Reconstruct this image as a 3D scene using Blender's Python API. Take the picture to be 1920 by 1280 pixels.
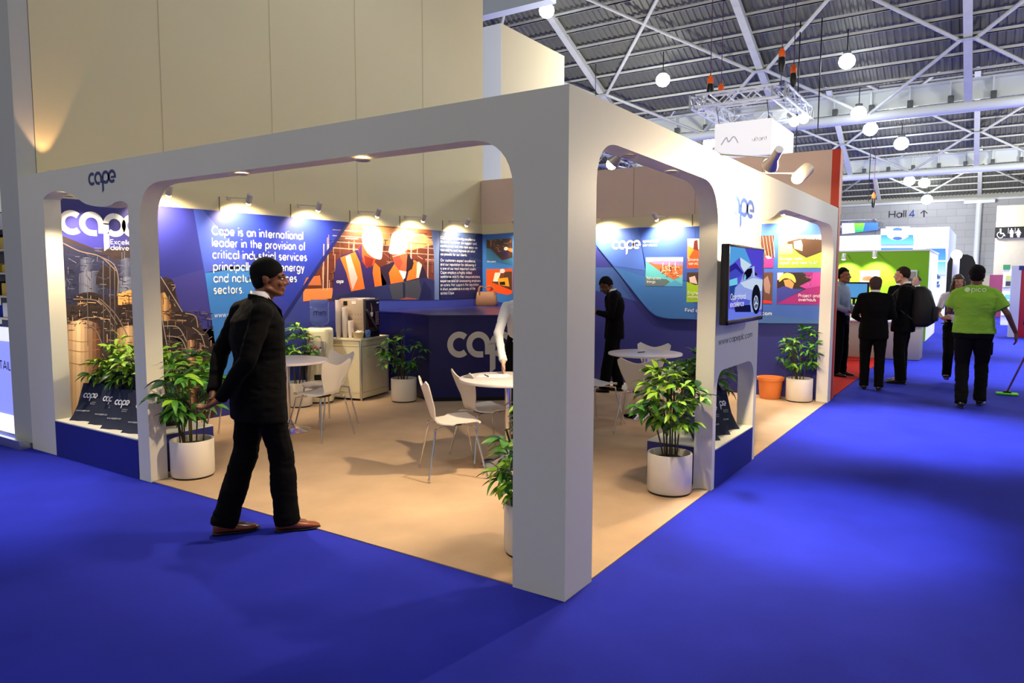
import bpy, bmesh, math, random
from mathutils import Vector, Matrix, Euler, noise
import numpy as np
PI = math.pi
sc = bpy.context.scene
COL = sc.collection
for _o in list(bpy.data.objects):
    bpy.data.objects.remove(_o)

# ------------------------------------------------------------------ camera, world, exposure, large lights
F = 1344.15
def cam_axes(y, p, r):
    f = Vector((math.cos(y)*math.cos(p), math.sin(y)*math.cos(p), -math.sin(p)))
    right = Vector((math.sin(y), -math.cos(y), 0)); up = right.cross(f)
    return right*math.cos(r)+up*math.sin(r), up*math.cos(r)-right*math.sin(r), f
CA, CB, CC = cam_axes(math.radians(33.648), math.radians(5.107), math.radians(0.143))
CAM = Vector((-3.0001, -1.6799, 1.6024))
cd = bpy.data.cameras.new('camera'); co = bpy.data.objects.new('camera', cd); COL.objects.link(co)
cd.sensor_width = 36.0; cd.lens = F/1920*36.0; cd.clip_end = 300
m = Matrix.Identity(4)
for i in range(3):
    m[i][0] = CA[i]; m[i][1] = CB[i]; m[i][2] = -CC[i]; m[i][3] = CAM[i]
co.matrix_world = m
sc.camera = co
def ray(x, y): return CA*((x-960)/F) - CB*((y-640)/F) + CC
def at(x, y, ax, v):
    """the point of the plane coordinate[ax] = v seen at pixel x, y"""
    r = ray(x, y); return CAM + r*((v-CAM[ax])/r[ax])
def G(x, y, z=0.0): return at(x, y, 2, z)

w = bpy.data.worlds.new('hall_ambience'); sc.world = w; w.use_nodes = True
bg = w.node_tree.nodes['Background']
bg.inputs[0].default_value = (1.0, 0.99, 0.93, 1); bg.inputs[1].default_value = 0.37
vs = sc.view_settings
vs.view_transform = 'Standard'; vs.look = 'None'; vs.exposure = 0.0; vs.gamma = 1.0; vs.use_curve_mapping = False

WARM = (1.0, 0.78, 0.50); COOL = (0.86, 0.92, 1.0)
def light(kind, name, loc, power, color=(1, 1, 1), target=None, size=0.05, angle=60, blend=0.5, parent=None):
    ld = bpy.data.lights.new(name, kind); lo = bpy.data.objects.new(name, ld); COL.objects.link(lo)
    ld.energy = power; ld.color = color
    if kind in ('SPOT', 'POINT'): ld.shadow_soft_size = size
    if kind == 'SPOT': ld.spot_size = math.radians(angle); ld.spot_blend = blend
    lo.location = loc
    if target is not None:
        lo.rotation_euler = (Vector(target)-Vector(loc)).to_track_quat('-Z', 'Y').to_euler()
    if parent is not None:
        pass
    return lo
# the high bay lamps of the hall roof: the ones in view and the same kind behind and beside the photographer
for _x, _y, _e, _an in ((5.2, -1.1, 3400, 24), (-1.6, 4.4, 1300, 22), (1.7, -0.8, 2200, 16), (11.5, -2.0, 2600, 34), (-7, -7, 400, 50), (17, -4, 3600, 50), (2, -12, 500, 50), (26, -6, 5000, 60), (6.0, -6.0, 900, 40)):
    light('SPOT', 'high_bay_light', (_x, _y, 9.0), _e*2.2, COOL, (_x+0.3, _y, 0), 0.25, _an, 0.9)
for _x, _y, _e in ((3.5, 2.8, 260), (-7, 3, 500), (14, 12, 2000), (24, -3, 3500), (34, 6, 6000), (36, -9, 2200), (18, 16, 3000), (47, 4, 6000)):
    light('SPOT', 'high_bay_light', (_x, _y, 8.2), _e, COOL, (_x+0.2, _y, 0), 0.3, 150, 0.8)
for _x, _y, _e in ((12, 4, 700), (20, 10, 700), (21, -6, 700), (31, 2, 1300), (38, -5, 1200), (39, 12, 1200), (49, 0, 1500), (8, -6, 500)):  # added fill points without fixtures, hung low to brighten the roof neutrally
    light('POINT', 'roof_fill_light', (_x, _y, 5.6), _e, (1.0, 0.98, 0.86), None, 0.5)

# ------------------------------------------------------------------ materials
def lin(c):
    return tuple(((v/255.0)/12.92 if v/255.0 <= 0.04045 else ((v/255.0+0.055)/1.055)**2.4) for v in c)
MATS = {}
def mat(name, rgb, rough=0.5, metal=0.0, emit=0.0, bump=0.0, bscale=200.0, vary=0.0, vscale=4.0, trans=0.0, ior=1.45, spec=0.5, coat=0.0, sheen=0.0, stretch=None):
    """procedural principled material; rgb is the sRGB colour 0..255"""
    if name in MATS: return MATS[name]
    mt = bpy.data.materials.new(name); mt.use_nodes = True; MATS[name] = mt
    nt = mt.node_tree; b = nt.nodes['Principled BSDF']; L = nt.links
    c = lin(rgb)
    b.inputs['Base Color'].default_value = (*c, 1); b.inputs['Roughness'].default_value = rough
    b.inputs['Metallic'].default_value = metal; b.inputs['Specular IOR Level'].default_value = spec
    b.inputs['IOR'].default_value = ior
    mt.diffuse_color = (*c, 1)
    if trans: b.inputs['Transmission Weight'].default_value = trans
    if coat: b.inputs['Coat Weight'].default_value = coat
    if sheen: b.inputs['Sheen Weight'].default_value = sheen
    if emit:
        b.inputs['Emission Color'].default_value = (*c, 1); b.inputs['Emission Strength'].default_value = emit
    if bump or vary:
        tc = nt.nodes.new('ShaderNodeTexCoord'); src = tc.outputs['Object']
        if stretch:
            mp = nt.nodes.new('ShaderNodeMapping'); mp.inputs['Scale'].default_value = stretch
            L.new(src, mp.inputs[0]); src = mp.outputs[0]
    if vary:
        n = nt.nodes.new('ShaderNodeTexNoise'); n.inputs['Scale'].default_value = vscale; n.inputs['Detail'].default_value = 4
        L.new(src, n.inputs['Vector'])
        r = nt.nodes.new('ShaderNodeMapRange'); r.inputs[1].default_value = 0.3; r.inputs[2].default_value = 0.7
        r.inputs[3].default_value = 1-vary; r.inputs[4].default_value = 1+vary
        L.new(n.outputs[0], r.inputs[0])
        mx = nt.nodes.new('ShaderNodeVectorMath'); mx.operation = 'SCALE'; mx.inputs[0].default_value = c
        L.new(r.outputs[0], mx.inputs['Scale']); L.new(mx.outputs[0], b.inputs['Base Color'])
    if bump:
        n = nt.nodes.new('ShaderNodeTexNoise'); n.inputs['Scale'].default_value = bscale; n.inputs['Detail'].default_value = 3
        L.new(src, n.inputs['Vector'])
        bp = nt.nodes.new('ShaderNodeBump'); bp.inputs['Strength'].default_value = bump; bp.inputs['Distance'].default_value = 0.004
        L.new(n.outputs[0], bp.inputs['Height']); L.new(bp.outputs[0], b.inputs['Normal'])
    return mt
def ink_mat(name, rough=0.45, emit=0.0, spec=0.4):
    mt = bpy.data.materials.new(name); mt.use_nodes = True
    nt = mt.node_tree; b = nt.nodes['Principled BSDF']; b.inputs['Roughness'].default_value = rough
    b.inputs['Specular IOR Level'].default_value = spec
    a = nt.nodes.new('ShaderNodeAttribute'); a.attribute_name = 'Ink'
    nt.links.new(a.outputs['Color'], b.inputs['Base Color'])
    if emit:
        nt.links.remove(b.inputs['Base Color'].links[0])
        b.inputs['Base Color'].default_value = (0, 0, 0, 1)
        nt.links.new(a.outputs['Color'], b.inputs['Emission Color']); b.inputs['Emission Strength'].default_value = emit
    MATS[name] = mt; return mt
M_INK = ink_mat('printed_graphic'); M_SCREEN = ink_mat('screen_picture', 0.6, 0.85, 0.0)
M_LIGHTBOX = ink_mat('backlit_print', 0.4, 0.9)
def fabric_carpet(name, rgb, vary=0.10):
    return mat(name, rgb, 0.95, bump=0.5, bscale=380, vary=vary, vscale=2.2, spec=0.15)
M_BLUE = fabric_carpet('blue_carpet', (38, 46, 170))
M_BEIGE = fabric_carpet('beige_carpet', (176, 150, 124))
M_RED = fabric_carpet('red_carpet', (170, 30, 22))
M_WHITE = mat('white_paint', (232, 227, 208), 0.55, bump=0.08, bscale=90, vary=0.025, vscale=1.2)
M_CREAM = mat('cream_paint', (220, 208, 168), 0.7, bump=0.06, bscale=70, vary=0.02, vscale=0.8)
M_PINKW = mat('warm_fabric_wall', (222, 196, 180), 0.8, bump=0.06, bscale=70, vary=0.02)
M_ROOF = mat('roof_deck_metal', (118, 118, 106), 0.5, 0.3, vary=0.06, vscale=0.5, stretch=(0.3, 2.0, 1))
M_STEEL = mat('painted_steel', (206, 208, 198), 0.45, vary=0.05)
M_CHROME = mat('chrome', (225, 225, 228), 0.12, 1.0)
M_ALU = mat('aluminium', (205, 208, 212), 0.3, 0.9)
M_BLACK = mat('black_plastic', (12, 12, 14), 0.35)
M_BULB = mat('lamp_glow_warm', (255, 226, 170), 0.4, emit=14.0)
M_BULBC = mat('lamp_glow_cool', (245, 250, 255), 0.4, emit=16.0)
M_NAVY = mat('navy_laminate', (12, 16, 86), 0.4, vary=0.04)
M_DEEPBLUE = mat('deep_blue_panel', (26, 34, 128), 0.5, vary=0.03)
M_SEAM = mat('panel_joint', (120, 112, 96), 0.8)
M_LAMPW = mat('lamp_body_white', (205, 196, 186), 0.35)

# ------------------------------------------------------------------ mesh helpers
class MB:
    """collects shapes, builds ONE mesh object"""
    def __init__(s): s.v = []; s.f = []; s.m = []; s.sm = []
    def add(s, vs, fs, mi=0, smooth=False):
        b = len(s.v); s.v += [Vector(p) for p in vs]
        for f in fs: s.f.append([b+i for i in f]); s.m.append(mi); s.sm.append(smooth)
        return s
    def box(s, lo, hi, mi=0, mtx=None):
        x0, y0, z0 = lo; x1, y1, z1 = hi
        p = [(x0, y0, z0), (x1, y0, z0), (x1, y1, z0), (x0, y1, z0), (x0, y0, z1), (x1, y0, z1), (x1, y1, z1), (x0, y1, z1)]
        if mtx is not None: p = [mtx @ Vector(q) for q in p]
        return s.add(p, [(0, 3, 2, 1), (4, 5, 6, 7), (0, 1, 5, 4), (1, 2, 6, 5), (2, 3, 7, 6), (3, 0, 4, 7)], mi)
    def rbox(s, lo, hi, r=0.01, mi=0, mtx=None, seg=2):
        bm = bmesh.new(); bmesh.ops.create_cube(bm, size=1)
        lo = Vector(lo); hi = Vector(hi)
        for v in bm.verts:
            v.co = Vector(((lo[i]+hi[i])/2 + v.co[i]*(hi[i]-lo[i]) for i in range(3)))
        bmesh.ops.bevel(bm, geom=bm.edges[:], offset=r, segments=seg, profile=0.5, affect='EDGES')
        s.frombm(bm, mi, mtx, True); return s
    def frombm(s, bm, mi=0, mtx=None, smooth=False):
        bm.verts.index_update(); vs = [(mtx @ v.co if mtx is not None else v.co.copy()) for v in bm.verts]
        s.add(vs, [[v.index for v in f.verts] for f in bm.faces], mi, smooth); bm.free()
    def tube(s, pts, r, n=8, mi=0, closed=False, caps=True):
        pts = [Vector(p) for p in pts]; N = len(pts)
        rs = r if isinstance(r, (list, tuple)) else [r]*N
        vs = []; up = None
        for i, p in enumerate(pts):
            if closed: d = (pts[(i+1) % N]-pts[i-1])
            else: d = pts[min(i+1, N-1)]-pts[max(i-1, 0)]
            d = d.normalized() if d.length > 1e-9 else Vector((0, 0, 1))
            if up is None:
                a = Vector((0, 0, 1)) if abs(d.z) < 0.9 else Vector((1, 0, 0)); up = (a-d*a.dot(d)).normalized()
            else:
                up = (up-d*up.dot(d)); up = up.normalized() if up.length > 1e-6 else Vector((1, 0, 0))
            sd = d.cross(up)
            for k in range(n):
                t = 2*PI*k/n; vs.append(p+(up*math.cos(t)+sd*math.sin(t))*rs[i])
        fs = []
        for i in range(N if closed else N-1):
            j = (i+1) % N
            for k in range(n):
                fs.append((i*n+k, i*n+(k+1) % n, j*n+(k+1) % n, j*n+k))
        if caps and not closed:
            fs.append(tuple(range(n))[::-1]); fs.append(tuple((N-1)*n+k for k in range(n)))
        return s.add(vs, fs, mi, True)
    def lathe(s, prof, c=(0, 0, 0), n=24, mi=0, mtx=None, smooth=True):
        vs = []; fs = []; c = Vector(c); N = len(prof)
        for (r, z) in prof:
            for k in range(n):
                t = 2*PI*k/n; p = Vector((r*math.cos(t), r*math.sin(t), z))
                vs.append((mtx @ p if mtx is not None else p)+c)
        for i in range(N-1):
            for k in range(n): fs.append((i*n+k, i*n+(k+1) % n, (i+1)*n+(k+1) % n, (i+1)*n+k))
        fs.append(tuple(range(n))[::-1]); fs.append(tuple((N-1)*n+k for k in range(n)))
        return s.add(vs, fs, mi, smooth)
    def ell(s, c, r, mi=0, mtx=None, sub=2):
        bm = bmesh.new(); bmesh.ops.create_icosphere(bm, subdivisions=sub, radius=1)
        for v in bm.verts:
            q = Vector((v.co.x*r[0], v.co.y*r[1], v.co.z*r[2]))
            v.co = (mtx @ q if mtx is not None else q)+Vector(c)
        s.frombm(bm, mi, None, True); return s
    def cap(s, a, b, ra, rb, mi=0, n=12):
        """tapered limb with round ends"""
        a = Vector(a); b = Vector(b); d = b-a; L = max(d.length, 1e-6); d = d/L
        pts = []; rs = []
        for t in (-1, -.86, -.5, 0): pts.append(a+d*(ra*t)); rs.append(max(ra*math.sqrt(max(0, 1-t*t)), ra*.12))
        for t in (.33, .67): pts.append(a+d*(L*t)); rs.append(ra+(rb-ra)*t)
        for t in (0, .5, .86, 1): pts.append(b+d*(rb*t)); rs.append(max(rb*math.sqrt(max(0, 1-t*t)), rb*.12))
        return s.tube(pts, rs, n, mi)
    def loft(s, secs, mi=0, n=20, power=2.3):
        """secs: (centre, half_x, half_y, x_dir, y_dir)"""
        vs = []; fs = []
        for c, rx, ry, xd, yd in secs:
            for k in range(n):
                t = 2*PI*k/n; ct, st = math.cos(t), math.sin(t)
                q = 2.0/power
                x = math.copysign(abs(ct)**q, ct); y = math.copysign(abs(st)**q, st)
                vs.append(Vector(c)+Vector(xd)*(rx*x)+Vector(yd)*(ry*y))
        N = len(secs)
        for i in range(N-1):
            for k in range(n): fs.append((i*n+k, i*n+(k+1) % n, (i+1)*n+(k+1) % n, (i+1)*n+k))
        fs.append(tuple(range(n))[::-1]); fs.append(tuple((N-1)*n+k for k in range(n)))
        return s.add(vs, fs, mi, True)
    def prism(s, pts, off, mi=0):
        """polygon pts (3-D) extruded by vector off"""
        n = len(pts); off = Vector(off); p = [Vector(q) for q in pts]
        return s.add(p+[q+off for q in p], [tuple(range(n))[::-1], tuple(range(n, 2*n))] + [(i, (i+1) % n, n+(i+1) % n, n+i) for i in range(n)], mi)
    def mesh(s, name):
        me = bpy.data.meshes.new(name); me.from_pydata([tuple(v) for v in s.v], [], s.f)
        me.polygons.foreach_set('material_index', s.m); me.polygons.foreach_set('use_smooth', s.sm); me.update()
        return me
    def build(s, name, mats, parent=None, fix=True, loc=None, auto=True):
        me = s.mesh(name)
        if fix:
            bm = bmesh.new(); bm.from_mesh(me); bmesh.ops.recalc_face_normals(bm, faces=bm.faces[:]); bm.to_mesh(me); bm.free()
        if auto and any(s.sm):
            try: me.set_sharp_from_angle(angle=math.radians(50))
            except Exception: pass
        return link(name, me, mats, parent, loc)
def link(name, me, mats, parent=None, loc=None):
    for mm in (mats if isinstance(mats, (list, tuple)) else [mats]):
        if mm is not None: me.materials.append(mm)
    o = bpy.data.objects.new(name, me); COL.objects.link(o)
    if loc is not None: o.location = loc
    if parent is not None: o.parent = parent
    return o
def tag(o, label=None, cat=None, group=None, kind=None):
    if label: o['label'] = label
    if cat: o['category'] = cat
    if group: o['group'] = group
    if kind: o['kind'] = kind
    return o
def thing(name, label, cat, loc=(0, 0, 0), rz=0.0, group=None):
    o = bpy.data.objects.new(name, None); COL.objects.link(o); o.location = loc; o.rotation_euler = (0, 0, rz)
    o.empty_display_size = 0.1
    return tag(o, label, cat, group)
def copy_tree(o, parent=None):
    c = o.copy(); COL.objects.link(c)
    if parent is not None: c.parent = parent
    for ch in list(o.children): copy_tree(ch, c)
    return c
def struct(name, mb, mt, label=None, parent=None):
    o = mb.build(name, mt, parent)
    if parent is None: o['kind'] = 'structure'
    if label: o['label'] = label
    return o
def add_holes(mb, outer, holes, t, to3, mi=0):
    """plate with holes: outer and holes are 2-D loops, to3(u, v, d) maps them to space, d = 0..t"""
    bm = bmesh.new(); loops = []
    for lp in [outer]+holes:
        vv = [bm.verts.new((p[0], p[1], 0)) for p in lp]
        loops.append([bm.edges.new((vv[i], vv[(i+1) % len(vv)])) for i in range(len(vv))])
    bmesh.ops.triangle_fill(bm, edges=bm.edges[:], use_beauty=True)
    bm.verts.index_update(); base = [v.co.copy() for v in bm.verts]; n = len(base)
    fs = [[v.index for v in f.verts] for f in bm.faces]
    vs = [to3(p.x, p.y, 0) for p in base]+[to3(p.x, p.y, t) for p in base]
    out = [f for f in fs]+[[i+n for i in f][::-1] for f in fs]
    mb.add(vs, out, mi); k = 0
    for lp in [outer]+holes:
        m_ = len(lp); vs = [to3(p[0], p[1], 0) for p in lp]+[to3(p[0], p[1], t) for p in lp]
        big = len(lp) > 8
        mb.add(vs, [(i, (i+1) % m_, m_+(i+1) % m_, m_+i) for i in range(m_)], mi, big)
    bm.free()
def weld(o, d=0.0004):
    bm = bmesh.new(); bm.from_mesh(o.data); bmesh.ops.remove_doubles(bm, verts=bm.verts[:], dist=d)
    bmesh.ops.recalc_face_normals(bm, faces=bm.faces[:]); bm.to_mesh(o.data); bm.free()
    try: o.data.set_sharp_from_angle(angle=math.radians(40))
    except Exception: pass
    return o
def smooth_path(pts, n=6, closed=False):
    """Catmull-Rom"""
    P = [Vector(p) for p in pts]; out = []; N = len(P)
    for i in range(N if closed else N-1):
        a = P[(i-1) % N] if closed or i > 0 else P[0]; b = P[i]; c = P[(i+1) % N]; d = P[(i+2) % N] if closed or i+2 < N else P[-1]
        for k in range(n):
            t = k/n
            out.append(0.5*((2*b)+(c-a)*t+(2*a-5*b+4*c-d)*t*t+(3*b-a-3*c+d)*t**3))
    if not closed: out.append(P[-1])
    return out

# ------------------------------------------------------------------ geometric lettering (drawn stroke by stroke)
def _glyphs():
    g = {}
    def A(cx, cy, rx, ry, a, b): 
        n = max(4, int(abs(b-a)/15)); return [(cx+rx*math.cos(math.radians(a+(b-a)*i/n)), cy+ry*math.sin(math.radians(a+(b-a)*i/n))) for i in range(n+1)]
    O = A(.45, .5, .45, .5, 0, 360)
    g['a'] = (.9, [O, [(.9, 1), (.9, 0)]]); g['b'] = (.9, [O, [(0, 1.5), (0, 0)]])
    g['c'] = (.8, [A(.45, .5, .45, .5, 45, 315)]); g['d'] = (.9, [O, [(.9, 1.5), (.9, 0)]])
    g['e'] = (.9, [A(.45, .5, .45, .5, 0, 320)+[], [(0, .48), (.9, .48)]])
    g['f'] = (.4, [A(.42, 1.22, .24, .28, 100, 180)+[(.18, 0)], [(0, 1), (.4, 1)]])
    g['g'] = (.9, [O, [(.9, 1)]+A(.45, 0, .45, .42, 0, -140)]); g['h'] = (.75, [[(0, 1.5), (0, 0)], [(0, .62)]+A(.375, .62, .375, .38, 180, 0)+[(.75, 0)]])
    g['i'] = (.0, [[(0, 1), (0, 0)], [(0, 1.36), (0, 1.46)]]); g['j'] = (.1, [[(.1, 1), (.1, -.3), (-.05, -.4)], [(.1, 1.36), (.1, 1.46)]])
    g['k'] = (.7, [[(0, 1.5), (0, 0)], [(.65, 1), (.05, .45)], [(.2, .6), (.7, 0)]]); g['l'] = (.0, [[(0, 1.5), (0, 0)]])
    g['m'] = (1.2, [[(0, 1), (0, 0)], [(0, .65)]+A(.3, .7, .3, .3, 180, 0)+[(.6, 0)], [(.6, .65)]+A(.9, .7, .3, .3, 180, 0)+[(1.2, 0)]])
    g['n'] = (.75, [[(0, 1), (0, 0)], [(0, .62)]+A(.375, .62, .375, .38, 180, 0)+[(.75, 0)]]); g['o'] = (.9, [O])
    g['p'] = (.9, [O, [(0, 1), (0, -.45)]]); g['q'] = (.9, [O, [(.9, 1), (.9, -.45)]])
    g['r'] = (.4, [[(0, 1), (0, 0)], A(.4, .6, .4, .4, 180, 95)])
    g['s'] = (.6, [A(.3, .76, .26, .24, 40, 250)+A(.3, .26, .28, .26, 70, -130)])
    g['t'] = (.4, [[(.2, 1.35), (.2, 0)], [(0, 1), (.4, 1)]]); g['u'] = (.75, [[(0, 1)]+A(.375, .38, .375, .38, 180, 360)+[(.75, 1)], [(.75, 1), (.75, 0)]])
    g['v'] = (.75, [[(0, 1), (.375, 0), (.75, 1)]]); g['w'] = (1.15, [[(0, 1), (.3, 0), (.575, .95), (.85, 0), (1.15, 1)]])
    g['x'] = (.7, [[(0, 1), (.7, 0)], [(0, 0), (.7, 1)]]); g['y'] = (.75, [[(0, 1), (.375, .05)], [(.75, 1), (.2, -.42)]])
    g['z'] = (.65, [[(0, 1), (.65, 1), (0, 0), (.65, 0)]])
    g['C'] = (1.2, [A(.72, .72, .72, .74, 45, 315)]); g['E'] = (.75, [[(.75, 1.44), (0, 1.44), (0, 0), (.75, 0)], [(0, .74), (.65, .74)]])
    g['A'] = (1.2, [[(0, 0), (.6, 1.44), (1.2, 0)], [(.25, .45), (.95, .45)]]); g['F'] = (.7, [[(.7, 1.44), (0, 1.44), (0, 0)], [(0, .74), (.6, .74)]])
    g['R'] = (.85, [[(0, 0), (0, 1.44), (.5, 1.44)]+A(.5, 1.08, .34, .36, 90, -90)+[(0, .72)], [(.45, .72), (.85, 0)]])
    g['P'] = (.85, [[(0, 0), (0, 1.44), (.5, 1.44)]+A(.5, 1.05, .36, .39, 90, -90)+[(0, .66)]])
    g['O'] = (1.45, [A(.72, .72, .72, .74, 0, 360)]); g['S'] = (.85, [A(.42, 1.1, .36, .35, 30, 255)+A(.42, .37, .42, .37, 75, -150)])
    g['H'] = (1.05, [[(0, 0), (0, 1.44)], [(1.05, 0), (1.05, 1.44)], [(0, .74), (1.05, .74)]]); g['I'] = (0, [[(0, 0), (0, 1.44)]])
    g['M'] = (1.3, [[(0, 0), (0, 1.44), (.65, .3), (1.3, 1.44), (1.3, 0)]]); g['T'] = (.9, [[(0, 1.44), (.9, 1.44)], [(.45, 1.44), (.45, 0)]])
    g['L'] = (.6, [[(0, 1.44), (0, 0), (.6, 0)]]); g['4'] = (.95, [[(.65, 0), (.65, 1.44), (0, .42), (.95, .42)]])
    g['.'] = (.0, [[(0, 0), (0, .09)]]); g[','] = (.0, [[(.03, .1), (-.06, -.2)]]); g["'"] = (.0, [[(0, 1.5), (0, 1.2)]])
    g[' '] = (.32, [])
    return g
GLY = _glyphs()
def stroke_polys(path, w):
    """ribbon quads along a 2-D path with mitred joints"""
    P = [Vector((p[0], p[1])) for p in path]; Q = [P[0]]
    for p in P[1:]:
        if (p-Q[-1]).length > 1e-5: Q.append(p)
    n = len(Q)
    if n < 2: return []
    closed = (Q[0]-Q[-1]).length < 1e-4 and n > 3
    L_ = []; R_ = []
    for i in range(n):
        if closed: d0 = (Q[i]-Q[i-1] if i > 0 else Q[0]-Q[-2]); d1 = (Q[i+1]-Q[i] if i < n-1 else Q[1]-Q[0])
        else: d0 = Q[i]-Q[i-1] if i > 0 else Q[1]-Q[0]; d1 = Q[i+1]-Q[i] if i < n-1 else Q[-1]-Q[-2]
        d0 = d0.normalized(); d1 = d1.normalized(); t = d0+d1
        t = t.normalized() if t.length > 1e-4 else d0
        nn = Vector((-t.y, t.x)); k = 1/max(0.45, abs(nn.dot(Vector((-d0.y, d0.x)))))
        L_.append(Q[i]+nn*(w/2*k)); R_.append(Q[i]-nn*(w/2*k))
    return [[L_[i], R_[i], R_[i+1], L_[i+1]] for i in range(n-1)]
def text_polys(txt, w=0.2, gap=None):
    """list of 2-D polys, total width; x height is 1"""
    gap = w+0.16 if gap is None else gap
    x = w/2; out = []
    for ch in txt:
        adv, st = GLY.get(ch, GLY[' '])
        for s_ in st:
            s2 = [(x+a, (w/2+b*(1-w)) if b <= 1 and b >= 0 else (b-w/2 if b > 1 else b+w/2)) for a, b in s_]
            out += stroke_polys(s2, w)
        x += adv+gap
    return out, x-gap+w/2
def logo_polys():
    """the four joined rings of the wordmark; x height 1, returns polys and width"""
    w = .235; r = .5-w/2; out = []
    def arc(cx, a, b, cy=.5): n = 22; return [(cx+r*math.cos(math.radians(a+(b-a)*i/n)), cy+r*math.sin(math.radians(a+(b-a)*i/n))) for i in range(n+1)]
    out += stroke_polys(arc(.5, 48, 312), w)
    out += stroke_polys(arc(1.30, 225, 0), w); out += stroke_polys(arc(1.30, 225, 270)+[(1.50, .5-r)], w)
    out += stroke_polys([(1.30+r, .5), (1.30+r, w/2), ], w*.92)
    # p: arm, stem with slanted foot, bowl
    out += stroke_polys(arc(2.28, 180, 90), w); out += stroke_polys(arc(2.28, 90, -90), w)
    out += stroke_polys(arc(2.28, -90, -135), w)
    sx = 2.28-r; out.append([Vector((sx-w/2, .55)), Vector((sx-w/2, -.62)), Vector((sx+w/2, -.44)), Vector((sx+w/2, .55))])
    out += stroke_polys(arc(3.08, 0, 315), w); out += stroke_polys([(2.95, .44), (3.08+r+w/2, .44)], w*.7)
    return out, 3.58
class Print:
    """flat print on the plane coordinate[ax] = v; polygons are read off the photograph and cast onto that plane"""
    def __init__(s, ax, v): s.ax = ax; s.v = v; s.P = []; s.tf = (0, 0, 1)
    def zoom(s, x0, y0, k): s.tf = (x0, y0, k); return s
    def w(s, px, lay=0):
        p = at(s.tf[0]+px[0]/s.tf[2], s.tf[1]+px[1]/s.tf[2], s.ax, s.v); p[s.ax] = s.v-0.0007*lay; return p
    def poly(s, pts, col, lay=1):
        s.P.append(([s.w(p, lay) for p in pts], lin(col))); return s
    def line(s, a, b, wd, col, lay=2):
        a = Vector(a); b = Vector(b); d = (b-a).normalized() if (b-a).length > 1e-6 else Vector((1, 0)); n = Vector((-d.y, d.x))*(wd/2)
        return s.poly([a+n, b+n, b-n, a-n], col, lay)
    def curve(s, pts, wd, col, lay=2):
        for q in stroke_polys(smooth_path([Vector((p[0], p[1], 0)) for p in pts], 5), wd): s.poly(q, col, lay)
    def disc(s, c, rx, ry, col, lay=2, n=20, a0=0, a1=360, rot=0):
        cr, sr = math.cos(math.radians(rot)), math.sin(math.radians(rot)); pts = []
        for i in range(n):
            t = math.radians(a0+(a1-a0)*i/(n if a1-a0 >= 360 else n-1)); x = rx*math.cos(t); y = -ry*math.sin(t)
            pts.append((c[0]+x*cr-y*sr, c[1]+x*sr+y*cr))
        return s.poly(pts, col, lay)
    def grad(s, quad, c0, c1, n=10, lay=1):
        """quad TL TR BR BL, colour runs from top to bottom"""
        q = [Vector(p) for p in quad]
        for i in range(n):
            t0, t1 = i/n, (i+1)/n; c = [c0[k]+(c1[k]-c0[k])*(i+.5)/n for k in range(3)]
            s.poly([q[0].lerp(q[3], t0), q[1].lerp(q[2], t0), q[1].lerp(q[2], t1), q[0].lerp(q[3], t1)], c, lay)
    def text(s, txt, p0, p1, xh, col, wd=.2, lay=5, logo=False, into=None):
        a = s.w(p0, lay); b = s.w(p1, lay); hh = abs(s.w((p0[0], p0[1]-xh), lay).z-a.z)
        pol, W = logo_polys() if logo else text_polys(txt, wd)
        d = b-a; d.z = 0; L = d.length; d.normalize(); sx = L/W
        for q in pol:
            pts = [a+d*(v.x*sx)+Vector((0, 0, v.y*hh)) for v in q]
            (s.P if into is None else into).append((pts, lin(col)))
        return s
    def build(s, name, mt, parent=None): return build_polys(name, s.P, mt, parent)
def build_polys(name, P, mt, parent=None):
    vs = []; fs = []; cols = []
    for pts, c in P:
        b = len(vs); vs += [tuple(p) for p in pts]; fs.append(list(range(b, b+len(pts)))); cols += [(*c, 1.0)]*len(pts)
    me = bpy.data.meshes.new(name); me.from_pydata(vs, [], fs)
    ca = me.color_attributes.new('Ink', 'FLOAT_COLOR', 'CORNER')
    ca.data.foreach_set('color', [x for c in cols for x in c]); me.update()
    return link(name, me, mt, parent)
# ------------------------------------------------------------------ floors
mb = MB(); mb.box((-14, -22, -0.10), (62, 26, 0.0)); struct('floor', mb, M_BLUE, 'blue exhibition carpet over the whole hall floor')
mb = MB(); mb.box((0.015, 0.01, 0.0005), (7.08, 5.6, 0.007)); o = mb.build('carpet', M_BEIGE); tag(o, 'beige carpet laid under the corner stand', 'carpet')
mb = MB(); mb.box((7.13, 0.02, 0.0005), (15.6, 6.0, 0.007)); o = mb.build('carpet', M_RED); tag(o, 'red carpet of the stand behind the corner stand', 'carpet')

# ------------------------------------------------------------------ stand walls: two tall panels walls with graphics
mb = MB(); mb.box((0.142, 5.60, 0), (7.08, 5.66, 2.5)); wall_back = struct('wall_back', mb, M_CREAM)
mb = MB()
for x in (0.99, 1.98, 2.97, 3.96, 4.95, 5.94): mb.box((x-.004, 5.592, 2.34), (x+.004, 5.60, 2.5))
mb.build('panel_joint', M_SEAM, wall_back)
mb = MB(); mb.box((7.0, 0.142, 0), (7.06, 5.598, 2.5)); wall_side = struct('wall_side', mb, M_CREAM)
mb = MB()
for y in (1.9, 3.78, 4.7): mb.box((6.992, y-.004, 2.34), (7.0, y+.004, 2.5))
mb.build('panel_joint', M_SEAM, wall_side)

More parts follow.
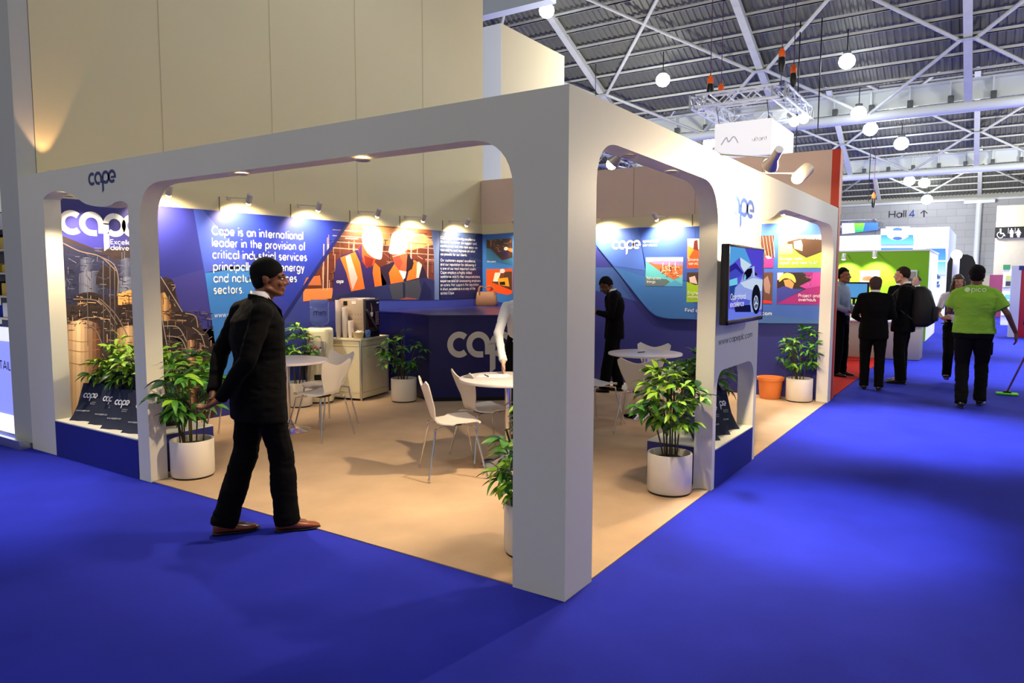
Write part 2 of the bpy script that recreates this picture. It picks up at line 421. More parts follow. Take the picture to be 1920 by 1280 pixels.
# left facade: beam, corner post, doorway opening and display window (plane x = 0)
T = 0.14
def L2(px, py): p = at(px, py, 0, 0.0); return (p.y, p.z)
def R2(px, py): p = at(px, py, 1, 0.0); return (p.x, p.z)
def round_loop(pts, rad, n=8):
    out = []; N = len(pts)
    for i in range(N):
        p = Vector(pts[i]); r = rad[i]
        if r <= 0: out.append((p.x, p.y)); continue
        a = (Vector(pts[i-1])-p).normalized(); b = (Vector(pts[(i+1) % N])-p).normalized()
        p0 = p+a*r; p1 = p+b*r
        for k in range(n+1):
            t = k/n; q = p0*(1-t)**2+p*(2*t*(1-t))+p1*t*t; 
            # closer to a circle arc than a plain quadratic
            q = q.lerp(q, 1); out.append((q.x, q.y))
    return out
outer = [(0.0, 0.0), (0.31, 0.0)] + round_loop([(0.31, 2.28), (3.69, 2.29)], [0, 0]) 
# outline of the left facade with the doorway cut from below
door = round_loop([(0.31, 0), (0.31, 2.30), (3.70, 2.295), (3.70, 0)], [0, .30, .30, 0], 10)
outer = [(0, 0)]+door+[(5.69, 0), (5.69, 2.5), (0, 2.5)]
wave = [(77, 394), (79, 377), (87, 366), (100, 359.5), (112, 358.6), (125, 361), (140.6, 368), (152, 377), (164, 383.4), (187, 387.5), (206, 384.8), (216, 379), (227, 377), (235, 380), (243, 388), (250, 402), (253, 418)]
win = [L2(*p) for p in smooth_path([(p[0], p[1], 0) for p in wave], 3) for p in [(p.x, p.y)]]
zb = 0.02
yl = 5.22; yr = 3.86
win = [(yl, 0.02)]+[(yl+0*(i), z) if False else (y, z) for i, (y, z) in enumerate(win)]+[(yr, 0.02)]
ws = [win[0]]
for (y, z) in win[1:-1]: ws.append((min(yl, max(yr, y)), z))
ws.append(win[-1])
mb = MB(); add_holes(mb, outer, [ws], T, lambda u, v, d: Vector((d, u, v)))
facade_l = struct('wall_left', mb, M_WHITE); weld(facade_l)
mb = MB()
for y in (0.9, 1.98, 3.05): mb.box((-0.0015, y-.002, 2.3), (0.001, y+.002, 2.5))
# right facade: beam, wide opening, screen panel with low window, second opening (plane y = 0)
o1 = round_loop([(0.29, 0), (0.29, 2.30), (2.24, 2.28), (2.24, 0)], [0, .24, .34, 0], 10)
top3 = [(1427, 440), (1428, 420), (1431, 411.5), (1437, 411.8), (1444, 410), (1452, 405), (1459, 398), (1464, 394.8), (1472, 392.8)]
o3 = [(3.42, 0)]+[(max(3.42, R2(*p)[0]), R2(*p)[1]) for p in top3]+round_loop([(4.4, 2.26), (6.87, 2.26), (6.87, 0)], [0, .40, 0], 10)
outer = [(T, 0)]+o1+o3+[(7.08, 0), (7.08, 2.5), (T, 2.5)]
lw = round_loop([(2.31, 0.02), (2.31, 0.90), (3.34, 0.90), (3.34, 0.02)], [0, .16, .22, 0], 8)
mb = MB(); add_holes(mb, outer, [lw], T, lambda u, v, d: Vector((u, d, v)))
facade_r = struct('wall_front', mb, M_WHITE); weld(facade_r)
# hollow corner post behind the two facades
mb = MB(); mb.box((T, 0.29-T*0+0.0, 0.0), (0.29, 0.31, 2.5)); mb.box((0.29-.02, T, 0), (0.29, 0.31, 2.5)); mb.box((T, T, 2.30), (.29, .31, 2.5))
struct('trim_1', mb, M_WHITE)

# blue plinths in the display windows
mb = MB(); mb.box((-0.004, 3.862, 0.0), (0.66, 5.218, 0.315)); plinth_l = mb.build('plinth', M_DEEPBLUE); tag(plinth_l, 'deep blue plinth in the tall display window at left', 'plinth')
mb = MB(); mb.box((-0.006, 3.862, 0.315), (0.66, 5.218, 0.325)); mb.build('top_panel', M_WHITE, plinth_l)
mb = MB(); mb.box((2.312, -0.004, 0.0), (3.338, 0.55, 0.30)); plinth_r = mb.build('plinth', M_DEEPBLUE); tag(plinth_r, 'deep blue plinth in the low window under the screen', 'plinth')
mb = MB(); mb.box((2.312, -0.006, 0.30), (3.338, 0.55, 0.31)); mb.build('top_panel', M_WHITE, plinth_r)

# ------------------------------------------------------------------ tall walls of the neighbouring stands
mb = MB(); mb.box((0.165, 5.69, 0.0), (7.16, 5.80, 7.4)); wn = struct('wall_neighbour_back', mb, M_CREAM)
mb = MB()
for x in (1.4, 2.8, 4.2, 5.6): mb.box((x-.003, 5.687, 2.3), (x+.003, 5.691, 7.4))
mb.build('panel_joint', mat('cream_joint', (206, 190, 152), 0.8), wn)
mb = MB(); mb.box((0.002, 5.693, 0.05), (0.16, 6.06, 7.4)); wl = struct('wall_neighbour_left', mb, mat('grey_white_paint', (190, 190, 184), 0.6, bump=0.05, bscale=90))
mb = MB(); mb.box((-0.10, 5.72, 0.0), (0.16, 8.6, 0.05)); mb.box((-0.10, 5.72, 0.05), (-0.06, 8.6, 0.08)); o = mb.build('stand_platform', M_ALU); tag(o, 'low raised platform edge of the stand at far left', 'platform')
# back-lit counter of that stand at the picture's left edge
mb = MB(); mb.box((0.02, 6.06, 0.085), (0.10, 8.3, 1.02)); lb = mb.build('light_box', mat('lit_panel_blue', (150, 160, 255), 0.4, emit=0.75)); tag(lb, 'glowing white and lilac light box counter at the left edge', 'light box')
mb = MB(); mb.box((0.012, 6.06, 0.085), (0.022, 8.3, 0.26)); mb.build('lit_strip', mat('lit_panel_white', (250, 250, 255), 0.4, emit=1.3), lb)
mb = MB(); mb.box((0.012, 6.06, 0.98), (0.12, 8.3, 1.10)); mb.build('top', mat('lit_top', (238, 240, 255), 0.4, emit=0.8), lb)
pol, W = text_polys('RETAIL', .2); P_ = []
for q in pol: P_.append(([Vector((0.010, 6.085+(W-v.x)*0.062, 0.70+v.y*0.062)) for v in q], lin((30, 30, 110))))
build_polys('lettering', P_, M_INK, lb)
# shelf rack of goods glimpsed above it
rk = thing('shelf_rack', 'rack of small bright goods above the light box at left edge', 'rack', (0.5, 6.1, 0))
mb = MB(); mb.box((0, 0, 0), (0.03, 1.4, 2.3)); mb.build('back_panel', mat('rack_back', (60, 62, 80), 0.6), rk)
random.seed(4)
for i, z in enumerate((1.15, 1.38, 1.62, 1.86, 2.08)):
    mb = MB(); mb.box((-0.22, 0, z), (0, 1.4, z+.02)); mb.build('shelf', M_LAMPW, rk)
    for k in range(4):
        mb = MB(); y = 0.06+k*.3; h = random.uniform(.08, .16)
        mb.rbox((-0.2, y, z+.02), (-0.08, y+random.uniform(.12, .2), z+.02+h), .008)
        mb.build('carton', mat('carton_%d' % random.randint(0, 4), random.choice([(40, 60, 190), (220, 220, 230), (210, 170, 40), (30, 30, 40), (70, 130, 210)]), .5), rk)
# wall behind the side wall, with the red return at its end
mb = MB(); mb.box((7.09, 0.10, 0.0), (7.20, 5.68, 3.25)); wb = struct('wall_neighbour_side', mb, M_PINKW)
mb = MB()
for y in (0.97, 1.9, 2.85, 3.78, 4.7): mb.box((7.086, y-.003, 2.3), (7.092, y+.003, 3.25))
mb.build('panel_joint', mat('pink_joint', (180, 152, 134), 0.8), wb)
M_REDP = mat('red_laminate', (196, 48, 20), 0.45)
mb = MB(); mb.box((7.088, -0.0, 2.52), (7.20, 0.10, 3.25)); mb.box((7.12, -0.0, 0.0), (7.20, 0.10, 2.52)); o = struct('trim_2', mb, M_REDP)
mb = MB(); mb.box((7.20, 0.0, 0.0), (7.27, 0.12, 2.40)); mb.box((7.20, 0.0, 2.42), (7.29, 0.12, 3.22)); struct('trim_3', mb, mat('salmon_panel', (206, 120, 92), 0.5, vary=0.08))
# cream tower further back
mb = MB(); mb.box((7.75, 5.72, 0.0), (10.0, 7.6, 6.05)); tw = struct('wall_tower', mb, mat('tower_cream', (226, 216, 184), 0.7))
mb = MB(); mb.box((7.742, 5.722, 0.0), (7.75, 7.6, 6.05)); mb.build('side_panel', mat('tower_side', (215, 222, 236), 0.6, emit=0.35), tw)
# pale hanging banner above it
pa = G(905, 29, 7.5); pb = G(1026, 3, 7.5)
mb = MB(); mb.box((pa.x, pb.y-.1, 7.5), (pa.x+.3, pa.y+3, 8.6)); o = mb.build('hanging_banner', mat('banner_cloth', (214, 226, 240), 0.7)); tag(o, 'pale cloth banner hung high beneath the roof at picture top', 'banner')
for k in (0, 1): mb = MB(); yy = pb.y+.4 if k == 0 else pa.y+2; mb.tube([(pa.x+.15, yy, 8.6), (pa.x+.15, yy, 12.6)], .01, 5); mb.build('cable', M_BLACK, o)

# ------------------------------------------------------------------ recessed downlights in the beams
def downlight(p, label):
    t = thing('downlight', label, 'downlight', p, 0, 'recessed downlights in the stand beams')
    mb = MB(); mb.lathe([(0.030, -0.001), (0.044, -0.001), (0.046, -0.006), (0.036, -0.010), (0.030, -0.006)], n=20); mb.build('ring', M_LAMPW, t)
    mb = MB(); mb.lathe([(0.0, -0.003), (0.030, -0.003), (0.028, 0.0), (0.0, 0.0)], n=16); mb.build('bulb', M_BULB, t)
    light('SPOT', 'downlight_lamp', (p[0], p[1], p[2]-0.02), 120, WARM, (p[0], p[1], 0), 0.03, 100, 0.9)
def soff(px, py, ax, z=2.285):
    p = G(px, py, z); p[ax] = T/2; return p
downlight(soff(450, 325, 0, 2.292), 'recessed downlight in left beam, nearer the tall display window')
downlight(soff(668, 297, 0, 2.286), 'recessed downlight in left beam, nearer the corner post')
p = at(125, 360, 0, T/2); p.z = 2.29; downlight((T/2, p.y-.02, p.z), 'recessed downlight at the top of the tall display window')
downlight(soff(1187, 291, 1, 2.294), 'recessed downlight in right beam just past the corner post')
downlight(soff(1272, 320, 1, 2.286), 'recessed downlight in right beam before the screen panel')
downlight(soff(1494, 404, 1, 2.26), 'recessed downlight over far opening, nearer the screen')
downlight(soff(1527, 414, 1, 2.26), 'recessed downlight over far opening, nearer the end post')

# ------------------------------------------------------------------ spotlights on arms
def spot(base, tip, aim, label, r=0.032, L=0.12, power=70, ang=62, group='arm spotlights along the top of the stand walls', cone=False, color=WARM):
    base = Vector(base); tip = Vector(tip); aim = Vector(aim)
    t = thing('spotlight', label, 'spotlight', base, 0, group)
    mb = MB(); mb.tube([(0, 0, 0), tip-base], 0.006, 6); mb.rbox((-.02, -.02, -.03), (.02, .02, .01), .004); mb.build('arm', M_LAMPW, t)
    d = (aim-tip).normalized(); q = d.to_track_quat('Z', 'Y').to_matrix().to_4x4(); mt_ = Matrix.Translation(tip-base) @ q
    mb = MB()
    prof = [(r*.75, -L*.5), (r, -L*.46), (r, L*.42), (r*.9, L*.46), (r*.9, L*.40), (r*.2, L*.2)] if not cone else [(r*.55, -L*.5), (r*.6, -L*.2), (r*.62, L*.1), (r*1.1, L*.42), (r*1.1, L*.47), (r*.95, L*.47), (r*.5, L*.1)]
    mb.lathe(prof, n=20, mtx=mt_); mb.build('shade', mat('brushed_lamp_metal', (206, 192, 184), .35, .6) if cone else M_LAMPW, t)
    mb = MB(); mb.ell((tip-base)+d*(L*.50), (r*.86, r*.86, r*.86)); mb.build('bulb', M_BULB, t)
    light('SPOT', 'spotlight_lamp', tip+d*(L*.5+r*.9+.012), power, color, aim, 0.03, ang, 0.7)
    return t
names = ['first', 'second', 'third', 'fourth', 'fifth', 'sixth']
xs = [1.18, 2.12, 3.12, 4.15, 5.09, 6.14]
lab = ['arm spotlight above the text wall, nearest the left post', 'arm spotlight above the opening words of the text wall', 'arm spotlight above the edge of the worker photograph', 'arm spotlight above the middle of the worker photograph', 'arm spotlight above the second worker in a white helmet', 'arm spotlight above the small white text near the back corner']
for x, l_ in zip(xs, lab): spot((x-.02, 5.60, 2.5), (x, 5.25, 2.47), (x+.12, 5.60, 1.98), l_, power=105, ang=132)
for y, l_ in ((2.32, 'arm spotlight above the logo wall, left of the picture tiles'), (3.35, 'arm spotlight on the logo wall next to the corner post'), (4.7, 'arm spotlight on the picture wall near the back corner'), (1.25, 'arm spotlight on the picture wall behind the screen panel'), (0.6, 'arm spotlight on the picture wall near the end post')):
    spot((7.0, y-.02, 2.5), (6.65, y, 2.47), (7.0, y-.1, 2.0), l_, power=105, ang=132)
spot((0.12, 5.05, 2.50), (0.40, 5.05, 2.46), (0.52, 5.60, 1.8), 'spotlight inside the tall display window', power=170)
# uplight at the top of the left post that warms the tall wall behind
ul = thing('uplight', 'small uplight behind the beam at the left end', 'uplight', (0.22, 5.50, 2.50)); mb = MB(); mb.lathe([(.02, 0), (.035, .01), (.04, .06), (.03, .06)], n=14); mb.build('shade', M_LAMPW, ul)
light('SPOT', 'uplight_lamp', (0.22, 5.56, 2.56), 14, (1.0, .55, .25), (0.20, 5.69, 3.4), 0.02, 50, 0.25)
# spot behind the right beam and the two big ones in front of the screen panel
spot((1.62, 0.07, 2.50), (1.60, 0.50, 2.44), (1.3, 2.4, 0.4), 'bright spotlight behind the right beam over the opening', r=.045, L=.15, power=330, ang=80, group='big chrome spotlights over the right side', cone=True)
def outer_spot(px0, py0, px1, py1, yy, aim, label, pw, cn=True):
    b = at(px0, py0, 1, 0.03); b.z = 2.50; tp = at(px1, py1, 1, yy)
    spot(b, tp, aim, label, r=.05, L=.20, power=pw, ang=115, group='big chrome spotlights over the right side', cone=cn)
outer_spot(1345, 283, 1452, 296, -.42, (2.75, 0.0, 2.05), 'chrome spotlight on an arm over the screen, aimed at the logo', 420)
outer_spot(1422, 325, 1505, 325, -.42, (2.1, -.22, 1.95), 'glaring spotlight on an arm beyond the screen, pointing at the camera', 300, False)
# ------------------------------------------------------------------ printed graphics on the back wall (plane y = 5.6)
random.seed(7)
board = thing('wall_graphic', 'long blue printed graphic on the back wall with workers in helmets and white text', 'wall graphic', (0, 5.6, 0))
MI = Matrix.Identity(4)
def worldpart(name, mb, mt, parent):
    o = mb.build(name, mt); o.parent = parent; o.matrix_parent_inverse = Matrix.Translation(-parent.location); return o
def wp(o, parent): o.parent = parent; o.matrix_parent_inverse = Matrix.Translation(-Vector(parent.location)); return o
YA = 5.592
mb = MB(); mb.box((0.14, YA, 0.007), (6.995, 5.60, 2.33)); worldpart('panel', mb, mat('graphic_blue', (58, 70, 158), 0.45), board)
g = Print(1, YA)
BL = (46, 44, 130)
# facets of blue
def rectA(x0, x1, z0, z1, c, lay=1):
    y = YA-.0007*lay; g.P.append(([Vector((x0, y, z0)), Vector((x1, y, z0)), Vector((x1, y, z1)), Vector((x0, y, z1))], lin(c)))
rectA(0.14, 1.78, 0.01, 2.33, (46, 46, 132), 1)
g.poly([(300, 386), (372, 392), (398, 500), (298, 528)], (44, 48, 138), 2)
g.poly([(298, 528), (398, 500), (430, 690), (298, 700)], (58, 56, 142), 2)
g.poly([(362, 391), (649, 416), (522, 604), (508, 622), (424, 720), (414, 700)], (38, 56, 172), 3)
g.poly([(362, 391), (380, 393), (470, 500), (384, 512)], (66, 88, 196), 4)
g.poly([(384, 512), (440, 497), (470, 500), (522, 604), (508, 622), (424, 720), (410, 690)], (56, 124, 208), 4)
g.poly([(478, 520), (545, 570), (522, 604), (508, 622), (470, 660)], (52, 60, 170), 5)
g.poly([(649, 416), (656, 417), (530, 604), (514, 626), (508, 622), (522, 604)], (28, 34, 110), 5)
rectA(1.2, 6.99, 0.01, 1.02, (50, 60, 150), 2)
# refinery picture: towers and tanks
g.zoom(100, 380, 3.766)
def tank(cx, top, w_, bot, c0, c1, n=9, lay=4):
    for i in range(n):
        t0 = i/n; t1 = (i+1)/n; k = 1-abs((t0+t1)/2-.38)*1.55; k = max(.12, k); c = [c0[j]+(c1[j]-c0[j])*k for j in range(3)]
        e0 = w_*.13*math.sin(math.pi*t0); e1 = w_*.13*math.sin(math.pi*t1)
        x0 = cx-w_/2+w_*t0; x1 = cx-w_/2+w_*t1
        g.poly([(x0, top-e0), (x1, top-e1), (x1, bot+e1*.5), (x0, bot+e0*.5)], c, lay)
g.poly([(20, 215), (300, 330), (580, 300), (590, 640), (740, 700), (740, 1560), (20, 1560)], (48, 36, 36), 2.6)
g.poly([(740, 540), (800, 520), (860, 620), (900, 760), (1010, 790), (1080, 960), (1150, 1020), (1195, 1400), (1100, 1560), (740, 1560)], (62, 44, 40), 2.6)
g.poly([(20, 250), (330, 350), (580, 480), (580, 605), (330, 690), (60, 730), (30, 600)], (34, 36, 66), 3.4)
tank(255, 500, 150, 690, (30, 34, 60), (112, 116, 138)); tank(525, 540, 140, 720, (40, 46, 76), (120, 126, 150))
tank(520, 400, 90, 520, (30, 36, 66), (90, 96, 120)); tank(235, 390, 90, 480, (34, 38, 66), (92, 98, 124))
g.poly([(455, 640), (590, 600), (592, 730), (455, 720)], (224, 160, 92), 5)
tank(205, 860, 250, 1500, (70, 34, 20), (226, 196, 156)); tank(545, 890, 190, 1500, (80, 40, 24), (222, 188, 146))
for y_ in (970, 1040, 1130): g.curve([(85, y_-8), (205, y_+12), (325, y_-8)], 5, (150, 100, 66), 5)
for cx, cy, rx, ry in ((250, 690, 105, 60), (530, 745, 80, 30), (330, 800, 120, 60), (380, 560, 80, 120)):
    g.disc((cx, cy), rx, ry, (36, 26, 26), 5.2, 24, -30, 190)
tank(795, 640, 75, 830, (90, 44, 20), (232, 186, 124)); tank(975, 975, 60, 1420, (60, 30, 20), (236, 190, 140)); tank(835, 1050, 90, 1480, (60, 30, 22), (214, 170, 130)); tank(1050, 930, 40, 1040, (50, 26, 20), (226, 180, 140))
for cx, cy, rx, ry in ((820, 640, 42, 105), (935, 830, 80, 60), (850, 920, 90, 70), (1040, 960, 60, 60), (830, 1010, 90, 60), (1110, 1040, 70, 50)):
    g.disc((cx, cy), rx, ry, (44, 30, 28), 5.2, 22, -60, 170)
def clutter(x0, y0, x1, y1, n, cols, ln=(20, 70), wd=(2, 5), lay=6, diag=.35):
    for _ in range(n):
        x = random.uniform(x0, x1); y = random.uniform(y0, y1); l_ = random.uniform(*ln); r_ = random.random()
        if r_ < diag: a_ = random.uniform(-1, 1)
        elif r_ < .5+diag/2: a_ = 0.06
        else: a_ = PI/2
        x2 = min(x1, max(x0, x+l_*math.cos(a_))); y2 = min(y1, max(y0, y+l_*math.sin(a_)))
        if abs(x2-x)+abs(y2-y) > 6: g.line((x, y), (x2, y2), random.uniform(*wd), random.choice(cols), lay)
CK = [(16, 12, 14), (28, 22, 26), (110, 96, 92), (176, 140, 108), (12, 10, 12), (206, 170, 130)]
clutter(60, 300, 585, 640, 130, [(20, 22, 40), (60, 64, 92), (104, 108, 134), (16, 18, 34)]); clutter(60, 640, 590, 900, 120, CK)
clutter(330, 900, 590, 1450, 90, CK); clutter(770, 760, 1130, 1500, 230, CK); clutter(100, 650, 590, 880, 110, [(14, 10, 12), (24, 18, 20), (60, 44, 38)], ln=(8, 34), wd=(3, 7), lay=6.3); clutter(765, 560, 860, 800, 26, CK)
for a_ in ([(40, 270), (180, 340), (330, 380), (440, 480)], [(330, 380), (420, 430), (455, 520), (450, 660)], [(140, 680), (330, 700), (450, 860)], [(330, 680), (440, 790), (525, 945)], [(240, 860), (300, 900), (340, 990)]): g.curve(a_, 7, (120, 104, 96), 7)
for a_ in ([(755, 520), (830, 640), (910, 770)], [(765, 810), (800, 1010), (818, 1150)], [(780, 870), (880, 880), (940, 980)], [(800, 940), (900, 960), (945, 1060)], [(930, 780), (1000, 800), (1020, 880)], [(980, 880), (1040, 930), (1070, 1020)]): g.curve(a_, 6, (176, 160, 150), 7)
for x_ in (238, 350, 398, 430, 940): g.line((x_, 430 if x_ < 900 else 900), (x_+4, 1010 if x_ < 900 else 1080), 5, (92, 88, 96), 7)
for y_ in range(640, 730, 22): g.line((515, y_), (590, y_-4), 3, (60, 30, 20), 7)
g.zoom(0, 0, 1)
# facets around the white text field and the long photograph
g.zoom(560, 380, 4.267)
sc_ = [(35, 600), (380, 160), (1120, 222), (1120, 775), (600, 775), (35, 790)]
g.poly(sc_, (96, 42, 22), 2.7)
g.grad([(380, 160), (1120, 222), (1120, 330), (240, 330)], (150, 84, 50), (78, 40, 26), 5, 2.85)
g.poly([(500, 180), (860, 212), (1000, 250), (1100, 330), (900, 380), (560, 300)], (202, 138, 84), 3.6)
g.poly([(35, 690), (300, 680), (300, 760), (35, 790)], (232, 138, 70), 3.6)
g.poly([(60, 600), (170, 580), (180, 660), (36, 660)], (196, 110, 62), 3.6)
_z = random.getstate()
def clutterA(n, cols, box, **k): clutter(*box, n, cols, **k)
clutterA(60, [(190, 140, 110), (120, 70, 50), (40, 18, 14), (30, 12, 10), (226, 180, 150)], (180, 250, 480, 690), ln=(40, 190), wd=(3, 8), lay=4.2, diag=.12)
clutterA(50, [(150, 100, 80), (40, 18, 14), (30, 12, 10), (200, 160, 140)], (640, 240, 1110, 600), ln=(30, 150), wd=(3, 8), lay=4.2, diag=.2)
for y_ in (215, 262, 310, 360): g.line((270, y_), (1110, y_+58), 7, (186, 150, 130), 4.4)
for x_ in (200, 235, 440, 900, 1035): g.line((x_, 330), (x_-6, 700), 9, (196, 166, 150), 4.4)
# first worker
NV = (44, 30, 96); ORG = (255, 112, 30)
g.poly([(300, 470), (340, 420), (470, 380), (520, 460), (640, 520), (700, 640), (720, 775), (265, 775), (280, 600)], NV, 5)
g.poly([(330, 440), (450, 392), (490, 480), (530, 700), (420, 712), (380, 560)], ORG, 5.4)
g.poly([(600, 470), (650, 520), (668, 690), (612, 700), (590, 560)], ORG, 5.4)
g.poly([(372, 430), (410, 412), (470, 600), (430, 700), (410, 620)], (196, 176, 176), 5.6)
g.poly([(470, 360), (500, 330), (560, 430), (610, 460), (600, 500), (540, 520), (500, 460)], (150, 44, 20), 5.6)
g.poly([(505, 330), (560, 380), (620, 440), (590, 500), (545, 520), (505, 430)], (206, 82, 40), 5.8)
g.poly([(520, 420), (600, 450), (580, 515), (535, 515)], (120, 34, 18), 6)
g.poly(smooth_path([(512, 330, 0), (508, 250, 0), (545, 195, 0), (600, 185, 0), (650, 215, 0), (672, 290, 0), (668, 400, 0), (655, 452, 0), (600, 440, 0), (550, 400, 0)], 5, True), (252, 246, 232), 6.2)
g.curve([(545, 400), (590, 415), (640, 452)], 6, (214, 200, 184), 6.4)
g.poly([(478, 370), (505, 325), (530, 400), (500, 470)], (60, 34, 96), 5.7)
# second worker
g.poly([(640, 520), (760, 470), (940, 450), (1000, 520), (1070, 700), (1060, 775), (700, 775), (660, 700)], (40, 20, 50), 5)
g.poly([(720, 560), (770, 480), (820, 560), (840, 630), (735, 650)], ORG, 5.5)
g.poly([(920, 455), (985, 490), (960, 600), (860, 625), (880, 540)], ORG, 5.5)
g.poly([(945, 480), (960, 470), (985, 500), (960, 600), (940, 600)], (222, 206, 196), 5.7)
g.poly([(745, 420), (865, 370), (875, 470), (855, 555), (820, 560), (770, 500)], (208, 84, 50), 5.8)
g.poly([(750, 425), (800, 415), (830, 480), (800, 540), (775, 500)], (176, 60, 40), 6)
g.line((750, 432), (860, 400), 5, (240, 200, 190), 6.3)
g.poly([(870, 400), (920, 480), (905, 530), (860, 560), (862, 480)], (34, 14, 24), 6)
g.poly([(800, 540), (860, 550), (850, 600), (835, 615)], (248, 240, 240), 6.1)
g.poly(smooth_path([(722, 400, 0), (732, 320, 0), (745, 250, 0), (800, 222, 0), (850, 250, 0), (872, 330, 0), (865, 375, 0), (800, 410, 0)], 5, True), (253, 249, 238), 6.2)
g.line((728, 402), (850, 398), 5, (210, 196, 180), 6.4)
# translucent facet crossing the lower picture (its tinted tones)
g.poly([(265, 740), (400, 712), (700, 655), (1010, 600), (1085, 620), (1085, 775), (600, 775), (262, 776)], (36, 42, 92), 6.5)
g.poly([(300, 745), (560, 690), (640, 775), (330, 775)], (30, 34, 84), 6.7); g.poly([(720, 660), (960, 610), (1000, 775), (750, 775)], (64, 66, 78), 6.7)
g.poly([(830, 640), (850, 640), (850, 775), (835, 775)], (24, 26, 60), 6.9)
g.poly([(1000, 620), (1060, 700), (1060, 775), (960, 775)], (24, 24, 74), 6.8); g.poly([(800, 775), (860, 755), (940, 765), (940, 775)], (150, 80, 66), 7)
g.poly([(1060, 218), (1125, 224), (1130, 775), (1085, 775), (1080, 400)], (96, 116, 164), 5)
# dark text panel at right
g.poly([(1122, 224), (1500, 252), (1490, 760), (1122, 775)], (24, 34, 84), 5)
g.poly([(1122, 224), (1430, 246), (1300, 420), (1122, 380)], (54, 72, 112), 5.3); g.poly([(1430, 246), (1500, 252), (1490, 560), (1380, 520)], (34, 40, 86), 5.3)
clutter(1130, 260, 1480, 740, 26, [(30, 44, 96), (46, 62, 108), (20, 28, 72)], ln=(50, 150), wd=(8, 22), lay=5.5)
# lettering on the photograph
TX = []
def tx(txt, a, b, xh, wd=.2, col=(250, 250, 252), lay=9, logo=False): g.text(txt, a, b, xh, col, wd, lay, logo, TX)
tx('', (300, 642), (357, 642), 21, logo=True)
g.text('', (610, 378), (650, 382), 12, (60, 60, 76), .2, 8, True); g.text('', (760, 346), (788, 346), 9, (120, 110, 110), .2, 8, True)
small = [("Cape's aim is to bring excellence", 287, 1410), ("to every customer we support and", 320, 1420), ("continuously look into new ways we", 353, 1427), ("can add to and improve on what", 386, 1410), ("we provide for our clients.", 420, 1343),
 ("Our customers expect excellence,", 469, 1412), ("and our reputation for delivering it", 502, 1415), ("is one of our most important assets.", 535, 1418), ("Cape employs a highly skilled", 568, 1383), ("workforce, and it's their resourcefulness,", 601, 1450), ("expertise and an unwavering emphasis", 635, 1452), ("on safety that supports this reputation.", 668, 1440), ("In short, excellence is a way of life", 701, 1410), ("across Cape.", 734, 1243)]
for s_, y_, xe in small: tx(s_, (1132, y_), (xe, y_), 15.5, .18)
g.zoom(260, 320, 3.5555)
for s_, a, b in (("Cape is an international", (485, 428), (1095, 455)), ("leader in the provision of", (487, 507), (1110, 527)), ("critical industrial services", (490, 587), (1120, 600)), ("principally in the energy", (495, 667), (1103, 668)), ("and natural resources", (497, 746), (1053, 742)), ("sectors.", (498, 823), (697, 818))): tx(s_, a, b, 44, .21)
tx('www.capeplc.com', (503, 978), (790, 970), 24, .14)
g.zoom(100, 380, 3.766)
tx('', (41, 222), (640, 246), 176, logo=True); tx('Excellence', (402, 292), (625, 296), 24, .14); tx('delivered', (402, 333), (610, 336), 24, .14)
wp(g.build('printed_picture', M_INK), board); wp(build_polys('lettering', TX, M_INK), board)

# ------------------------------------------------------------------ printed graphics on the side wall (plane x = 7)
XB = 6.992
bd2 = thing('wall_graphic', 'blue printed graphic on the side wall with square picture tiles and rounded raised panel', 'wall graphic', (7.0, 0, 0))
mb = MB(); mb.box((XB, 0.02, 0.007), (7.0, 5.59, 2.33)); worldpart('panel', mb, mat('graphic_blue_side', (42, 48, 128), 0.45, vary=0.04), bd2)
g = Print(0, XB); TX = []
g.poly([(905, 440), (961, 436), (1110, 430), (1110, 600), (905, 560)], (48, 104, 176), 1)
g.zoom(1100, 420, 6.4)
g.poly([(100, 60), (620, 60), (620, 600), (100, 270)], (64, 96, 200), 1.5)
g.poly([(100, 520), (330, 520), (600, 930), (440, 880), (100, 800)], (52, 84, 156), 1.6)
# raised lighter panel with rounded lower left corner: real thickness
def onB(px, py, z=None): return at(1100+px/6.4, 420+py/6.4, 0, XB-.03)
edge = [(60, 150), (135, 280), (330, 520), (560, 810), (700, 985), (760, 1050), (830, 1100), (910, 1127), (1000, 1136), (1100, 1137)]
ep = [onB(*p) for p in smooth_path([(p[0], p[1], 0) for p in edge], 4)]
zbt = ep[-1].z; top_l = ep[0]
poly = [Vector((XB-.03, ep[0].y, 2.325))]+ep+[Vector((XB-.03, 0.06, zbt)), Vector((XB-.03, 0.06, 2.325))]
mb = MB(); mb.prism(poly, (0.028, 0, 0)); rp = worldpart('raised_panel', mb, mat('graphic_mid_blue', (58, 96, 182), 0.4, vary=0.05), bd2)
g2 = Print(0, XB-.031)
g2.zoom(1100, 420, 6.4)
g2.poly([(135, 70), (620, 40), (720, 560), (330, 500), (140, 275)], (70, 106, 204), 1)
g2.poly([(330, 512), (720, 640), (1290, 700), (1290, 1136), (1000, 1134), (830, 1098), (700, 983)], (56, 110, 186), 1)
g2.poly([(620, 40), (1300, 30), (1300, 690), (720, 635)], (60, 92, 190), 1)
def tile(q, c, lay=2): g2.poly(q, c, lay)
_g = g; g = g2
